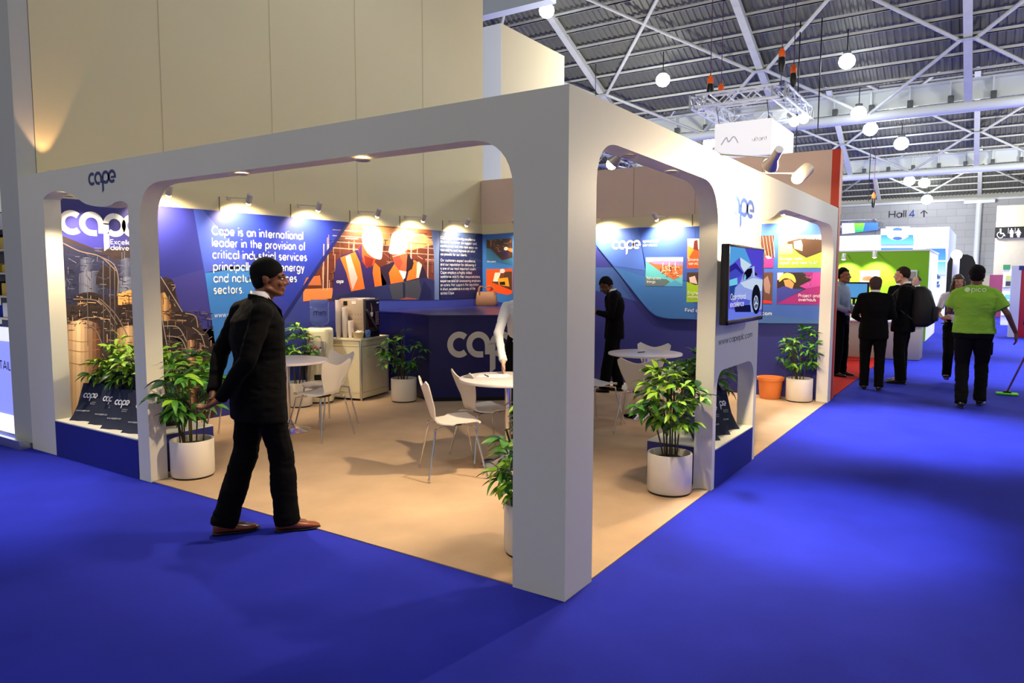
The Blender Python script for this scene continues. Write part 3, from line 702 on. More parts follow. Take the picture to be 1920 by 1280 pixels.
# refractory linings tile
tile([(710, 400), (1158, 396), (1150, 748), (705, 742)], (96, 190, 206)); tile([(712, 400), (1158, 396), (1158, 450), (900, 440), (760, 450), (712, 444)], (240, 236, 244), 3)
tile([(740, 452), (900, 440), (1158, 448), (1155, 520), (860, 530)], (150, 130, 190), 3.2); tile([(730, 455), (820, 480), (1155, 500), (1150, 600), (1050, 668), (960, 620)], (206, 110, 70), 3.3)
clutter(880, 495, 1140, 640, 70, [(250, 230, 210), (120, 60, 40), (250, 170, 110), (60, 30, 30)], ln=(12, 44), wd=(4, 9), lay=4)
for x_ in (992, 1064, 915): g2.line((x_, 460), (x_, 560), 6, (250, 246, 246), 4.4)
tile([(705, 640), (960, 660), (1000, 690), (930, 745), (705, 742)], (92, 112, 124), 4); tile([(1060, 670), (1150, 720), (1150, 748), (940, 745)], (80, 160, 214), 3.6)
g2.text('Refractory', (724, 664), (892, 664), 24, (244, 248, 250), .18, 7, False, TX); g2.text('linings', (724, 706), (826, 706), 24, (244, 248, 250), .18, 7, False, TX)
# environmental services and engineering tiles (run on behind the post)
tile([(1210, 175), (1620, 168), (1612, 528), (1205, 532)], (226, 84, 36)); tile([(1210, 175), (1620, 168), (1620, 330), (1300, 300), (1212, 260)], (238, 226, 222), 3); tile([(1290, 200), (1330, 190), (1340, 320), (1280, 300)], (110, 40, 40), 3.4); tile([(1212, 262), (1290, 300), (1230, 400), (1208, 420)], (248, 150, 60), 3.3)
tile([(1205, 580), (1612, 574), (1604, 930), (1198, 938)], (150, 190, 40)); tile([(1205, 580), (1612, 574), (1606, 700), (1300, 730), (1203, 690)], (70, 50, 44), 3); tile([(1230, 640), (1300, 620), (1330, 720), (1240, 700)], (220, 190, 190), 3.4)
g2.text('Environmental', (1222, 443), (1500, 443), 26, (250, 240, 240), .18, 7, False, TX); g2.text('services', (1222, 490), (1390, 490), 26, (250, 240, 240), .18, 7, False, TX)
g2.text('Engineering', (1214, 842), (1440, 842), 26, (250, 250, 240), .18, 7, False, TX); g2.text('maintenance', (1214, 888), (1470, 888), 26, (250, 250, 240), .18, 7, False, TX)
g2.text('Find out more', (1182, 1052), (1560, 1052), 30, (252, 252, 252), .2, 7, False, TX)
g2.text('', (304, 306), (650, 306), 108, (252, 252, 255), .2, 7, True, TX); g2.text('specialist', (672, 222), (876, 222), 27, (250, 250, 255), .2, 7, False, TX); g2.text('services', (672, 270), (848, 270), 27, (250, 250, 255), .2, 7, False, TX)
# tiles seen through the far opening
g2.zoom(1420, 410, 6.093)
tile([(-110, 200), (190, 190), (178, 560), (-110, 560)], (60, 30, 26)); 
for k in range(16): g2.curve([(-100+k*18, 200), (-85+k*18, 300), (-40+k*16, 440)], 6, (226, 170, 130) if k % 2 else (110, 50, 40), 3)
tile([(-110, 440), (185, 445), (178, 560), (-110, 560)], (196, 50, 130), 4); tile([(90, 430), (130, 420), (170, 450), (120, 460)], (250, 180, 190), 4.4)
tile([(245, 200), (760, 180), (745, 560), (235, 562)], (140, 176, 60)); tile([(245, 200), (760, 182), (755, 300), (420, 250), (250, 300)], (178, 176, 186), 3)
tile([(340, 262), (480, 225), (740, 240), (735, 380), (560, 445), (480, 400), (350, 290)], (64, 42, 30), 3.4); tile([(415, 260), (500, 240), (520, 300), (515, 370), (420, 340)], (150, 146, 134), 3.7); tile([(250, 290), (400, 290), (410, 400), (250, 410)], (176, 196, 120), 3.5)
for x_ in (540, 580, 620, 660, 690): g2.line((x_, 270-(x_ % 3)*12), (x_, 215+(x_ % 7)*4), 14, (60, 50, 40), 3.8)
g2.text('Storage tanks', (252, 474), (520, 470), 26, (250, 250, 250), .17, 7, False, TX); g2.text('repair and new build', (252, 522), (686, 518), 26, (250, 250, 250), .17, 7, False, TX)
tile([(-110, 620), (178, 612), (168, 968), (-110, 960)], (90, 60, 56)); tile([(60, 700), (120, 650), (150, 760), (140, 860), (90, 840)], (150, 120, 116), 3); tile([(-110, 900), (168, 940), (168, 968), (-110, 960)], (206, 40, 30), 3)
tile([(225, 615), (750, 610), (735, 985), (218, 972)], (150, 32, 120)); tile([(228, 615), (520, 612), (620, 700), (560, 800), (225, 960)], (40, 26, 24), 3); tile([(230, 616), (300, 615), (260, 690), (230, 700)], (240, 230, 236), 3.3)
tile([(222, 800), (300, 770), (420, 800), (540, 800), (225, 968)], (52, 60, 150), 3.5); tile([(300, 700), (370, 690), (420, 740), (400, 800), (320, 770)], (214, 142, 90), 3.8)
g2.poly(smooth_path([(250, 720, 0), (270, 650, 0), (340, 618, 0), (410, 640, 0), (440, 700, 0), (430, 730, 0), (380, 690, 0), (310, 680, 0)], 4, True), (238, 190, 90), 4.2)
tile([(640, 614), (750, 610), (745, 760), (560, 800), (480, 770), (620, 700)], (176, 60, 150), 3.6); clutter(470, 625, 610, 760, 18, [(20, 14, 14), (70, 50, 60), (206, 170, 170)], lay=4)
g2.text('Project and', (470, 894), (712, 894), 26, (250, 250, 250), .17, 7, False, TX); g2.text('overhauls', (470, 940), (668, 940), 26, (250, 250, 250), .17, 7, False, TX)
g2.text('www.capeplc.com', (-330, 1088), (166, 1088), 30, (250, 250, 250), .2, 7, False, TX)
g2.poly([(-110, 1060), (400, 1130), (735, 1170), (740, 1198), (-110, 1190)], (64, 104, 170), 2)
wp(g2.build('picture_tiles', M_INK), bd2); wp(build_polys('lettering', TX, M_INK), bd2)
# tiles near the corner, glimpsed left of the corner post
g = _g; g.zoom(840, 400, 5.333); TX = []
g.poly([(385, 262), (645, 248), (645, 515), (385, 400)], (54, 34, 26), 3); clutter(390, 258, 640, 400, 60, [(120, 84, 60), (30, 16, 12), (190, 130, 96), (70, 50, 40)], ln=(10, 60), wd=(3, 8), lay=4, diag=.5)
g.poly([(384, 345), (430, 360), (545, 470), (645, 440), (645, 515), (560, 500), (384, 470)], (40, 92, 130), 4.3); g.disc((580, 352), 20, 18, (250, 210, 190), 5); g.poly([(530, 380), (610, 375), (600, 440), (540, 430)], (36, 22, 60), 5); g.poly([(600, 345), (645, 350), (645, 390), (600, 370)], (226, 110, 60), 4.6)
g.poly([(384, 558), (645, 552), (645, 800), (600, 815), (384, 770)], (232, 76, 24), 3); g.poly([(470, 590), (640, 580), (640, 770), (440, 690)], (70, 50, 34), 4); g.poly([(470, 592), (530, 590), (500, 680), (450, 680)], (220, 206, 190), 4.4)
g.poly([(500, 650), (600, 640), (615, 730), (510, 715)], (246, 150, 30), 5); g.disc((545, 575), 26, 22, (240, 200, 196), 5.2); g.poly([(525, 595), (565, 595), (560, 640), (530, 640)], (110, 50, 30), 5.1); g.poly([(515, 685), (570, 680), (575, 715), (520, 715)], (24, 14, 14), 5.4)
g.text('Access', (393, 490), (480, 488), 14, (230, 236, 246), .14, 7, False, TX)
wp(g.build('printed_picture', M_INK), bd2); wp(build_polys('caption', TX, M_INK), bd2)

# ------------------------------------------------------------------ marks on the facades
def mark(ax, items, name, label, cat):
    P_ = Print(ax, -0.0006); 
    for txt, a, b, xh, col, wd, lg in items: P_.text(txt, a, b, xh, col, wd, 1, lg)
    o = P_.build(name, M_INK); tag(o, label, cat); return o
mark(0, [('', (166, 349), (218, 345), 25, (30, 44, 112), .2, True)], 'logo', 'small navy wordmark on the grey beam above the tall display window', 'logo')
mark(1, [('', (1357, 398), (1414, 400), 40, (30, 60, 140), .2, True)], 'logo', 'pale blue wordmark washed out by the spotlight above the screen', 'logo')
mark(1, [('Excellence', (1388, 428), (1412, 428), 5, (170, 180, 206), .14, False), ('delivered', (1388, 437), (1410, 437), 5, (170, 180, 206), .14, False), ], 'lettering', 'faint small words under the washed out wordmark above the screen', 'lettering')
mark(1, [('www.capeplc.com', (1347, 647), (1410, 641), 9, (30, 36, 84), .13, False)], 'lettering', 'dark blue web address on the white panel below the screen', 'lettering')
# ------------------------------------------------------------------ chairs
M_PLY = mat('white_lacquered_ply', (226, 218, 210), 0.35, coat=0.2)
def shell_surf(u):
    """side profile of the moulded shell: u 0 seat front .. 1 top of back -> (y, z, half width)"""
    K = [(0.0, .215, .428, .130), (.05, .205, .437, .165), (.15, .150, .444, .192), (.30, .06, .440, .200), (.42, -.03, .434, .190), (.50, -.10, .433, .155), (.56, -.145, .442, .118), (.62, -.175, .475, .108), (.70, -.195, .535, .130), (.80, -.222, .625, .172), (.90, -.250, .720, .203), (.96, -.266, .775, .210), (1.0, -.276, .808, .205)]
    for a, b in zip(K, K[1:]):
        if u <= b[0]:
            t = (u-a[0])/(b[0]-a[0]); return [a[i]+(b[i]-a[i])*t for i in (1, 2, 3)]
    return K[-1][1:]
def shell_mesh(u0, u1, nu, nv=12, th=.010):
    rows = []
    for i in range(nu+1):
        u = u0+(u1-u0)*i/nu; row = []
        for j in range(nv+1):
            v = -1+2*j/nv; uu = u
            if u > .6:   # concave top edge with raised corners
                k = (u-.6)/.4; dip = .085*(1-abs(v)**1.6) + .05*max(0, abs(v)-.86)/.14
                uu = u-dip*k
            y, z, hw = shell_surf(uu)
            if u < .42: z += .012*abs(v)**2.5*(1 if u > .1 else .3)-.010*(1-abs(v))*.6; 
            if u < .2: y -= .03*abs(v)**3*(1-u/.2)
            if u > .55: y += .030*abs(v)**2*min(1, (u-.55)/.2)
            row.append(Vector((v*hw, y, z)))
        rows.append(row)
    vs = [p for r in rows for p in r]; n1 = nv+1; N = len(vs); nrm = []
    for i in range(nu+1):
        for j in range(n1):
            a = rows[min(i+1, nu)][j]-rows[max(i-1, 0)][j]; b = rows[i][min(j+1, nv)]-rows[i][max(j-1, 0)]
            nrm.append(b.cross(a).normalized())
    vs2 = [p-nm*th for p, nm in zip(vs, nrm)]
    fs = []
    for i in range(nu):
        for j in range(nv):
            a = i*n1+j; fs.append((a, a+1, a+n1+1, a+n1)); fs.append((N+a, N+a+n1, N+a+n1+1, N+a+1))
    rim = [j for j in range(n1)]+[i*n1+nv for i in range(1, nu+1)]+[nu*n1+j for j in range(nv-1, -1, -1)]+[i*n1 for i in range(nu-1, 0, -1)]
    for k in range(len(rim)): a, b = rim[k], rim[(k+1) % len(rim)]; fs.append((a, b, b+N, a+N))
    mb = MB(); mb.add(vs+vs2, fs, 0, True); return mb
def make_chair():
    t = thing('chair', 'white moulded shell chair', 'chair', (0, 0, 0), 0, 'white shell chairs around the three round tables')
    shell_mesh(0, .56, 16).build('seat', M_PLY, t); shell_mesh(.56, 1, 16).build('backrest', M_PLY, t)
    for sx in (-1, 1):
        for sy in (-1, 1):
            top = Vector((sx*.06, sy*.07-.01, .418)); k = Vector((sx*.165, sy*.155-.01, .412)); f = Vector((sx*.235, sy*.235, .008))
            pts = [top, top.lerp(k, .8), k+Vector((sx*.008, sy*.008, -.006)), k.lerp(f, .06)+Vector((sx*.004, sy*.004, -.004)), k.lerp(f, .15), k.lerp(f, .5), f]
            mb = MB(); mb.tube(pts, .0085, 8); mb.tube([f+Vector((0, 0, .02)), f-Vector((0, 0, .007))], .0105, 8)
            mb.build('leg', M_CHROME, t)
    mb = MB(); mb.rbox((-.07, -.09, .408), (.07, .07, .430), .006); mb.build('bracket', M_BLACK, t)
    return t
def face(o, x, y, fx, fy, z=0.007):
    o.location = (x, y, z); o.rotation_euler = (0, 0, math.atan2(-fx, fy))
ch = make_chair(); first = True
for x, y, fx, fy, l_ in (
    (1.51, 1.90, .76, -.65, 'white shell chair standing free, seen from the side at the middle of the carpet'),
    (2.09, 1.99, .90, -.43, 'white shell chair tucked behind the round table by the corner post'),
    (1.83, 3.84, -.10, .99, 'nearest white shell chair with its back to us right of the walking man'),
    (2.27, 4.24, -1.0, .04, 'white shell chair just behind the near one, beside the coffee cabinet'),
    (1.30, 4.46, .64, -.77, 'white shell chair whose legs show left of the walking man'),
    (3.89, 1.30, .96, .28, 'pinkish lit white shell chair with its back to us at the right table'),
    (5.14, 1.72, -.97, -.2, 'white shell chair on the far side of the right table'),
    (3.98, 1.88, .92, -.38, 'white shell chair half hidden by the corner post, only seat showing')):
    c = ch if first else copy_tree(ch); first = False; c['label'] = l_; face(c, x, y, fx, fy)

# ------------------------------------------------------------------ round tables
M_TOP = mat('white_table_laminate', (232, 220, 218), 0.3, coat=0.3)
def make_table():
    t = thing('round_table', 'round table', 'table', (0, 0, 0), 0, 'white round bistro tables on chrome stems')
    mb = MB(); mb.lathe([(0, .718), (.405, .718), (.418, .722), (.420, .734), (.416, .743), (.405, .745), (0, .745)], n=56); mb.build('tabletop', M_TOP, t)
    mb = MB(); mb.lathe([(.12, .705), (.12, .718), (.03, .718), (.028, .70), (.028, .12), (.028, .10)], n=20); mb.build('stem', M_CHROME, t)
    mb = MB(); mb.lathe([(.235, 0), (.235, .008), (.20, .016), (.13, .03), (.08, .052), (.045, .085), (.031, .13), (.0, .13)], n=36); mb.build('base', M_CHROME, t)
    return t
tb = make_table(); tb['label'] = 'white round table with papers beside the corner post'; tb.location = (2.02, 1.70, .007)
c = copy_tree(tb); c['label'] = 'white round table behind the walking man'; c.location = (1.84, 4.34, .007)
c = copy_tree(tb); c['label'] = 'white round table in the right part, in front of the logo wall'; c.location = (4.63, 1.57, .007)
TZ = .7525
p = G(925, 704, TZ)
mb = MB(); mt_ = Matrix.Translation((2.02, 1.86, TZ)) @ Matrix.Rotation(.5, 4, 'Z')
mb.box((-.09, -.13, 0), (.09, .13, .0012), 0, mt_); mb.box((-.07, -.15, .0013), (.10, .10, .0026), 0, Matrix.Translation((2.02, 1.86, TZ)) @ Matrix.Rotation(.8, 4, 'Z')); o = mb.build('paper_sheets', mat('paper', (240, 240, 246), .6)); tag(o, 'two white paper sheets on the table beside the corner post', 'paper')
def pen(x, y, z, a, label):
    t = thing('pen', label, 'pen', (x, y, z), a, 'dark pens lying on the tables')
    mb = MB(); mb.tube([(-.065, 0, .005), (.05, 0, .005)], .005, 8); mb.build('barrel', M_BLACK, t)
    mb = MB(); mb.tube([(.05, 0, .005), (.062, 0, .005), (.068, 0, .005)], [.004, .0025, .001], 8); mb.build('tip', M_CHROME, t)
    mb = MB(); mb.tube([(-.06, 0, .012), (-.03, 0, .012)], .0015, 5); mb.build('clip', M_CHROME, t)
pen(1.98, 1.90, TZ+.003, .9, 'dark pen on the papers under the hand'); pen(4.60, 1.60, TZ, -.3, 'dark pen on the right round table')

# ------------------------------------------------------------------ reception counter in the corner
fr = [Vector((4.40, 5.58)), Vector((4.36, 5.05)), Vector((4.0, 4.25)), Vector((5.0, 3.05))]
bk = [Vector((6.98, 5.0)), Vector((6.98, 5.58))]
rc = thing('reception_counter', 'large dark navy angular reception counter with the wordmark in the back corner', 'counter', (4.0, 4.25, 0.007))
off = -Vector((4.0, 4.25, 0.007))
mb = MB(); P = [Vector((v.x, v.y, .06)) for v in fr+bk]; mb.prism(P, (0, 0, 1.045)); mb.v = [v+off for v in mb.v]; mb.build('body', M_NAVY, rc)
cen = sum((v for v in fr+bk), Vector((0, 0)))/6
mb = MB(); mb.prism([Vector((v.x+(cen.x-v.x)*.02, v.y+(cen.y-v.y)*.02, .008)) for v in fr+bk], (0, 0, .052)); mb.v = [v+off for v in mb.v]; mb.build('plinth', M_BLACK, rc)
mb = MB(); e = [Vector((4.385, 5.58)), Vector((4.345, 5.045)), Vector((3.978, 4.245)), Vector((4.99, 3.03))]; mb.prism([Vector((v.x, v.y, 1.105)) for v in e+[Vector((6.98, 4.985)), Vector((6.98, 5.58))]], (0, 0, .018)); mb.v = [v+off for v in mb.v]; mb.build('counter_top', mat('counter_top_navy', (20, 24, 96), .3), rc)
d = (Vector((5.0, 3.05, 0))-Vector((4.0, 4.25, 0))).normalized(); nn = Vector((-d.y, d.x, 0)) if (-d.y) < 0 else Vector((d.y, -d.x, 0))
if nn.x > 0: nn = -nn
pol, W = logo_polys(); P_ = []; wl_ = 1.10
l0 = Vector((4.0, 4.25, 0))+d*.23+nn*.003
for q in pol: P_.append(([l0+d*(v.x*wl_/W)+Vector((0, 0, .575+v.y*.335))+off for v in q], lin((206, 200, 190))))
build_polys('wordmark', P_, M_INK, rc)
# handbag on the counter
hb = thing('handbag', 'tan leather handbag with two handles on the reception counter', 'handbag', G(912, 573, 1.123), -.75)
M_TAN = mat('tan_leather', (122, 88, 68), .6, bump=.3, bscale=60, vary=.08)
mb = MB(); mb.loft([(Vector((0, 0, .0)), .17, .06, (1, 0, 0), (0, 1, 0)), (Vector((0, 0, .03)), .19, .075, (1, 0, 0), (0, 1, 0)), (Vector((0, 0, .14)), .18, .06, (1, 0, 0), (0, 1, 0)), (Vector((0, 0, .22)), .165, .03, (1, 0, 0), (0, 1, 0)), (Vector((0, 0, .24)), .16, .012, (1, 0, 0), (0, 1, 0))], power=3); mb.build('body', M_TAN, hb)
for s_ in (-1, 1):
    mb = MB(); mb.tube(smooth_path([(-.12, s_*.03, .16), (-.13, s_*.04, .26), (-.10, s_*.03, .33), (-.02, s_*.02, .30+.0), (.06, s_*.03, .33), (.13, s_*.04, .26), (.12, s_*.03, .16)]), .010, 6); mb.build('handle', M_TAN, hb)
hb.scale = (1, 1, 1)

# ------------------------------------------------------------------ coffee cabinet, machine, cups
cab_a = math.atan2(5.20-5.03, 4.23-3.52)
cab = thing('cabinet', 'white lockable cabinet with silver edge profiles carrying the coffee machine', 'cabinet', (3.54, 5.0, .007), cab_a)
M_CABW = mat('cream_laminate', (226, 216, 186), .45, vary=.02)
mb = MB(); mb.box((.02, .02, .03), (.68, .46, .78)); mb.build('body', M_CABW, cab)
mb = MB(); mb.box((-.005, -.005, .78), (.705, .485, .805)); mb.build('top_panel', M_CABW, cab)
for x, y in ((0, 0), (.68, 0), (0, .46), (.68, .46)): mb = MB(); mb.rbox((x, y, 0), (x+.024, y+.024, .80), .006); mb.build('corner_post', M_ALU, cab)
mb = MB(); mb.box((.03, .004, .03), (.67, .020, .10)); mb.build('kick_panel', M_CABW, cab)
mb = MB(); mb.box((.03, .008, .105), (.67, .020, .70)); mb.build('front_panel', M_CABW, cab)
mb = MB(); mb.box((.03, .006, .705), (.67, .020, .775)); mb.build('rail_panel', M_CABW, cab)
mb = MB(); mb.box((.008, .03, .105), (.020, .46, .70)); mb.box((.006, .03, .705), (.02, .46, .775)); mb.box((.004, .03, .03), (.020, .46, .10)); mb.build('side_panel', M_CABW, cab)
ca, sa = math.cos(cab_a), math.sin(cab_a)
def oncab(x, y, z=.813): return (3.54+x*ca-y*sa, 5.0+x*sa+y*ca, z)
cm = thing('coffee_machine', 'grey bean coffee machine with dark glossy front and a cup picture', 'coffee machine', oncab(.17, .03), cab_a)
M_MACH = mat('machine_grey_beige', (176, 158, 140), .4, .2); 
mb = MB(); mb.rbox((0, .03, 0), (.34, .40, .50), .008); mb.build('housing', M_MACH, cm)
mb = MB(); mb.rbox((.0, .0, .0), (.34, .03, .50), .004); mb.build('front_frame', mat('graphite', (58, 52, 52), .3), cm)
pr = [(a, b) for a, b in ((.09, .13), (.335, .13), (.335, .485), (.02, .485), (.02, .30))]
mb = MB(); mb.prism([Vector((a, -.002, b)) for a, b in pr], (0, -.004, 0)); mb.build('door', mat('dark_gloss', (44, 12, 10), .15), cm)
mb = MB(); mb.box((.02, -.010, .0), (.33, .0, .075)); mb.build('drip_tray', M_BLACK, cm)
mb = MB(); mb.prism([Vector((a, -.006, b)) for a, b in ((.0, .36), (.02, .38), (.26, .13), (.25, .09))], (0, -.012, 0)); mb.build('grab_bar', mat('slate_plastic', (70, 66, 66), .35), cm)
mb = MB(); mb.lathe([(0, 0), (.018, 0), (.032, .03), (.034, .06), (0, .06)], (.14, -.009, .27), 18, mtx=Matrix.Scale(.12, 4, (0, 1, 0))); mb.build('cup_picture', mat('cup_print', (240, 240, 242), .4), cm)
mb = MB(); mb.tube(smooth_path([(.135, -.009, .34), (.155, -.009, .37), (.13, -.009, .41), (.125, -.009, .45)]), [.012]*7+[.009]*6+[.006]*6, 6) if False else mb.tube([(.135, -.008, .34), (.150, -.008, .37), (.135, -.008, .41), (.125, -.008, .45)], [.010, .012, .008, .002], 6)
mb.v = [Vector((v.x, -.0085+(v.y+.008)*.1, v.z)) for v in mb.v]; mb.build('steam_picture', mat('steam_print', (236, 150, 120), .5), cm)
for i in range(7):
    for s_ in (.24, .285):
        mb = MB(); mb.rbox((s_, -.012, .16+i*.026), (s_+.022, -.005, .172+i*.026), .002); mb.build('button', mat('button_grey', (190, 180, 176), .4), cm)
mb = MB(); mb.box((.27, -.0075, .44), (.32, -.006, .46)); mb.build('badge', mat('badge_white', (230, 228, 226), .4), cm)
for i in range(10): mb = MB(); mb.rbox((.012+i*.033, .05, .50), (.030+i*.033, .38, .512), .003); mb.build('top_rib', M_ALU, cm)
mb = MB(); mb.box((-.004, .27, .42), (.001, .33, .475)); mb.build('vent_label', M_BLACK, cm)
mb = MB(); mb.box((-.004, .14, .435), (.001, .20, .475)); mb.build('paper_label', mat('label_white', (236, 232, 224), .5), cm)
for i in range(7):
    for k in range(4): mb = MB(); mb.rbox((-.003, .06+i*.045, .12+k*.06), (.001, .072+i*.045, .124+k*.06), .001); mb.build('vent_slot', M_BLACK, cm)
M_CUP = mat('foam_cup', (244, 232, 220), .5)
def cupstack(x, y, n, label):
    t = thing('cup_stack', label, 'cups', oncab(x, y), 0, 'stacks of nested white cups beside the coffee machine')
    for i in range(n):
        mb = MB(); z = i*.019; mb.lathe([(.0, z), (.026, z), (.036, z+.085), (.039, z+.085), (.039, z+.091), (.034, z+.091), (.025, z+.006), (0, z+.006)], n=18); mb.build('cup', M_CUP, t)
cupstack(.075, .38, 22, 'tallest stack of white cups beside the coffee machine'); cupstack(.09, .29, 17, 'second tallest stack of white cups beside the machine'); cupstack(.085, .20, 8, 'short stack of white cups in front of the tall ones')
t = thing('napkin_basket', 'low cream basket heaped with sachets on the cabinet', 'basket', oncab(.085, .09), cab_a)
mb = MB(); mb.lathe([(.0, 0), (.055, 0), (.075, .075), (.080, .078), (.072, .070), (.05, .010), (0, .010)], n=20); mb.build('bowl', mat('basket_cream', (230, 206, 160), .6), t)
random.seed(3)
for i in range(9):
    mb = MB(); q = Matrix.Translation((random.uniform(-.04, .04), random.uniform(-.04, .04), .06+random.uniform(0, .03))) @ Euler((random.uniform(-.8, .8), random.uniform(-.8, .8), random.uniform(0, 3))).to_matrix().to_4x4()
    mb.rbox((-.03, -.015, -.003), (.03, .015, .003), .002, 0, q); mb.build('sachet', M_CUP, t)
t = thing('tissue_pack', 'small blue pack of wipes on the cabinet corner before the machine', 'pack', oncab(.20, -.0+.012), cab_a)
mb = MB(); mb.rbox((-.05, -.004, 0), (.05, .012, .10), .004); mb.build('pouch', mat('blue_foil', (86, 124, 204), .3, coat=.3), t)
for k in range(5):
    a = k*2*PI/5+.3; mb = MB(); mb.ell((.035*math.cos(a)*.9, -.006, .055+.035*math.sin(a)), (.018, .004, .018), sub=1); mb.build('petal', mat('blue_foil_light', (130, 166, 230), .3), t)

# water cooler
wc = thing('water_cooler', 'cream water cooler with taps and an upturned bottle beside the cabinet', 'water cooler', (3.22, 5.40, .007), -.9)
M_COOL = mat('cooler_plastic', (232, 222, 190), .4)
mb = MB(); mb.loft([(Vector((0, 0, z)), rx, ry, (1, 0, 0), (0, 1, 0)) for z, rx, ry in ((.02, .155, .155), (.05, .162, .162), (.9, .162, .162), (.94, .155, .155), (.955, .13, .13))], n=32, power=3); mb.build('body', M_COOL, wc)
mb = MB(); mb.lathe([(.15, 0), (.155, .02), (.0, .02)], n=24); mb.build('foot', M_BLACK, wc)
mb = MB(); mb.rbox((-.09, -.170, .54), (.10, -.155, .80), .006); mb.build('tap_recess', mat('cooler_grey', (178, 170, 156), .5), wc)
for x, cc, nm in ((-.03, (200, 40, 30), 'hot'), (.04, (50, 80, 180), 'cold')):
    mb = MB(); mb.tube([(x, -.165, .70), (x, -.20, .70), (x, -.205, .67)], [.012, .012, .009], 8); tp = mb.build('tap', M_COOL, wc)
    mb = MB(); mb.rbox((x-.012, -.215, .705), (x+.012, -.175, .725), .004); o = mb.build('lever', mat('lever_'+nm, cc, .4), tp)
mb = MB(); mb.rbox((-.05, -.168, .30), (.06, -.160, .37), .003); mb.build('label_plate', M_BLACK, wc)
for i in range(12): mb = MB(); a = -2.7+i*.10; mb.rbox((.158*math.cos(a)-.006, .158*math.sin(a)-.006, .05), (.158*math.cos(a)+.006, .158*math.sin(a)+.006, .52), .003); mb.build('rib', M_COOL, wc)
wb_ = mat('bottle_blue_plastic', (186, 204, 244), .08, trans=.9, ior=1.2, coat=.3)
bo = thing('water_bottle', 'upturned translucent blue water bottle on the cooler', 'bottle', (3.22, 5.40, .965), -.9)
mb = MB(); mb.lathe([(.0, .005), (.03, .005), (.035, .02), (.10, .04), (.118, .07), (.120, .12), (.114, .13), (.120, .14), (.120, .24), (.113, .252), (.120, .262), (.120, .33), (.108, .352), (0, .356)], n=32); mb.build('shell', wb_, bo)
P_ = []; pol, W = text_polys('min', .16)
for q in pol: P_.append(([Vector((.1215*math.sin((v.x/W-.35)*1.25), -.1215*math.cos((v.x/W-.35)*1.25), .155+v.y*.055)) for v in q], lin((22, 26, 60))))
build_polys('lettering', P_, M_INK, bo)

# ------------------------------------------------------------------ flat screen on the front panel
yt = -.115
A_, B_, C_, D_ = at(1365.5, 456, 1, yt), at(1436, 470, 1, yt), at(1432, 600, 1, yt), at(1362.6, 610, 1, yt)
x0 = (A_.x+D_.x)/2; x1 = x0+.96; z1 = A_.z; z0 = D_.z
tv = thing('television', 'flat screen with a car picture mounted on the white front panel', 'television', (x0, yt, z0))
w_, h_ = x1-x0, z1-z0
mb = MB(); mb.rbox((0, .0, 0), (w_, .055, h_), .008); mb.build('housing', M_BLACK, tv)
mb = MB()
for lo, hi in (((0, -.006, 0), (w_, .004, .035)), ((0, -.006, h_-.02), (w_, .004, h_)), ((0, -.006, 0), (.02, .004, h_)), ((w_-.02, -.006, 0), (w_, .004, h_))): mb.rbox(lo, hi, .003)
mb.build('bezel', mat('bezel_bronze', (36, 28, 24), .25), tv)
mb = MB(); mb.box((.3, .055, .2), (.66, .115, .5)); mb.build('wall_bracket', M_BLACK, tv)
P_ = []
def S(x, y): return (x/100.*(w_-.04)+.02, y/100.*(h_-.055)+.035)   # screen percent
def sp(pts, c, lay): P_.append(([Vector((S(*p)[0], -.0008-.0003*lay, S(*p)[1])) for p in pts], lin(c)))
def zz(x, y):   # photo-crop pixels -> screen percent (perspective undone along x)
    u = (x-(230-(y-155)*.028))/(665-230)*100*1.0; t = (y-(155+(x-228)*.146))/((1140-(x-200)*.12)-(155+(x-228)*.146)); return (max(0, min(100, u)), 100-max(0, min(1, t))*100)
def sz(pts, c, lay): sp([zz(*p) for p in pts], c, lay)
sp([(0, 0), (100, 0), (100, 100), (0, 100)], (96, 90, 226), 0)
sz([(225, 155), (410, 182), (500, 410), (350, 300), (225, 420)], (90, 170, 240), 1); sz([(410, 182), (670, 220), (660, 560), (540, 500), (500, 410)], (88, 76, 220), 1)
sz([(350, 300), (495, 405), (400, 500), (360, 420)], (210, 236, 252), 2); sz([(225, 420), (300, 370), (390, 510), (330, 560), (225, 520)], (46, 40, 150), 2); sz([(225, 500), (300, 450), (380, 530), (340, 560), (230, 600)], (70, 80, 200), 2.3)
sz([(225, 600), (315, 570), (320, 660), (225, 680)], (120, 214, 246), 2.5); sz([(225, 680), (340, 660), (300, 800), (230, 900)], (40, 70, 150), 2.5)
sz([(290, 700), (350, 640), (400, 500), (450, 440), (520, 430), (535, 550), (655, 600), (650, 1000), (560, 1040), (470, 1040), (290, 1020), (280, 800)], (150, 168, 240), 3)
sz([(350, 640), (520, 580), (655, 610), (640, 760), (500, 740), (400, 700)], (206, 226, 252), 3.4); sz([(290, 820), (480, 880), (470, 940), (290, 950)], (90, 100, 220), 3.5)
sz([(385, 600), (400, 510), (440, 460), (500, 445), (505, 500), (480, 560), (420, 606)], (14, 12, 30), 4); sz([(390, 600), (410, 520), (425, 560), (420, 605)], (130, 200, 240), 4.4); sz([(540, 500), (580, 530), (560, 550), (536, 540)], (50, 30, 60), 4)
sz([(508, 430), (532, 420), (538, 560), (520, 570)], (190, 216, 250), 4.2)
def ring(cx, cy, rx, ry, c, lay): sz([(cx+rx*math.cos(k*PI/12), cy+ry*math.sin(k*PI/12)) for k in range(24)], c, lay)
ring(560, 870, 62, 200, (18, 20, 34), 5); ring(557, 915, 32, 100, (190, 206, 240), 5.5); ring(557, 915, 25, 80, (50, 60, 110), 5.8); ring(557, 915, 9, 26, (220, 230, 250), 6.3)
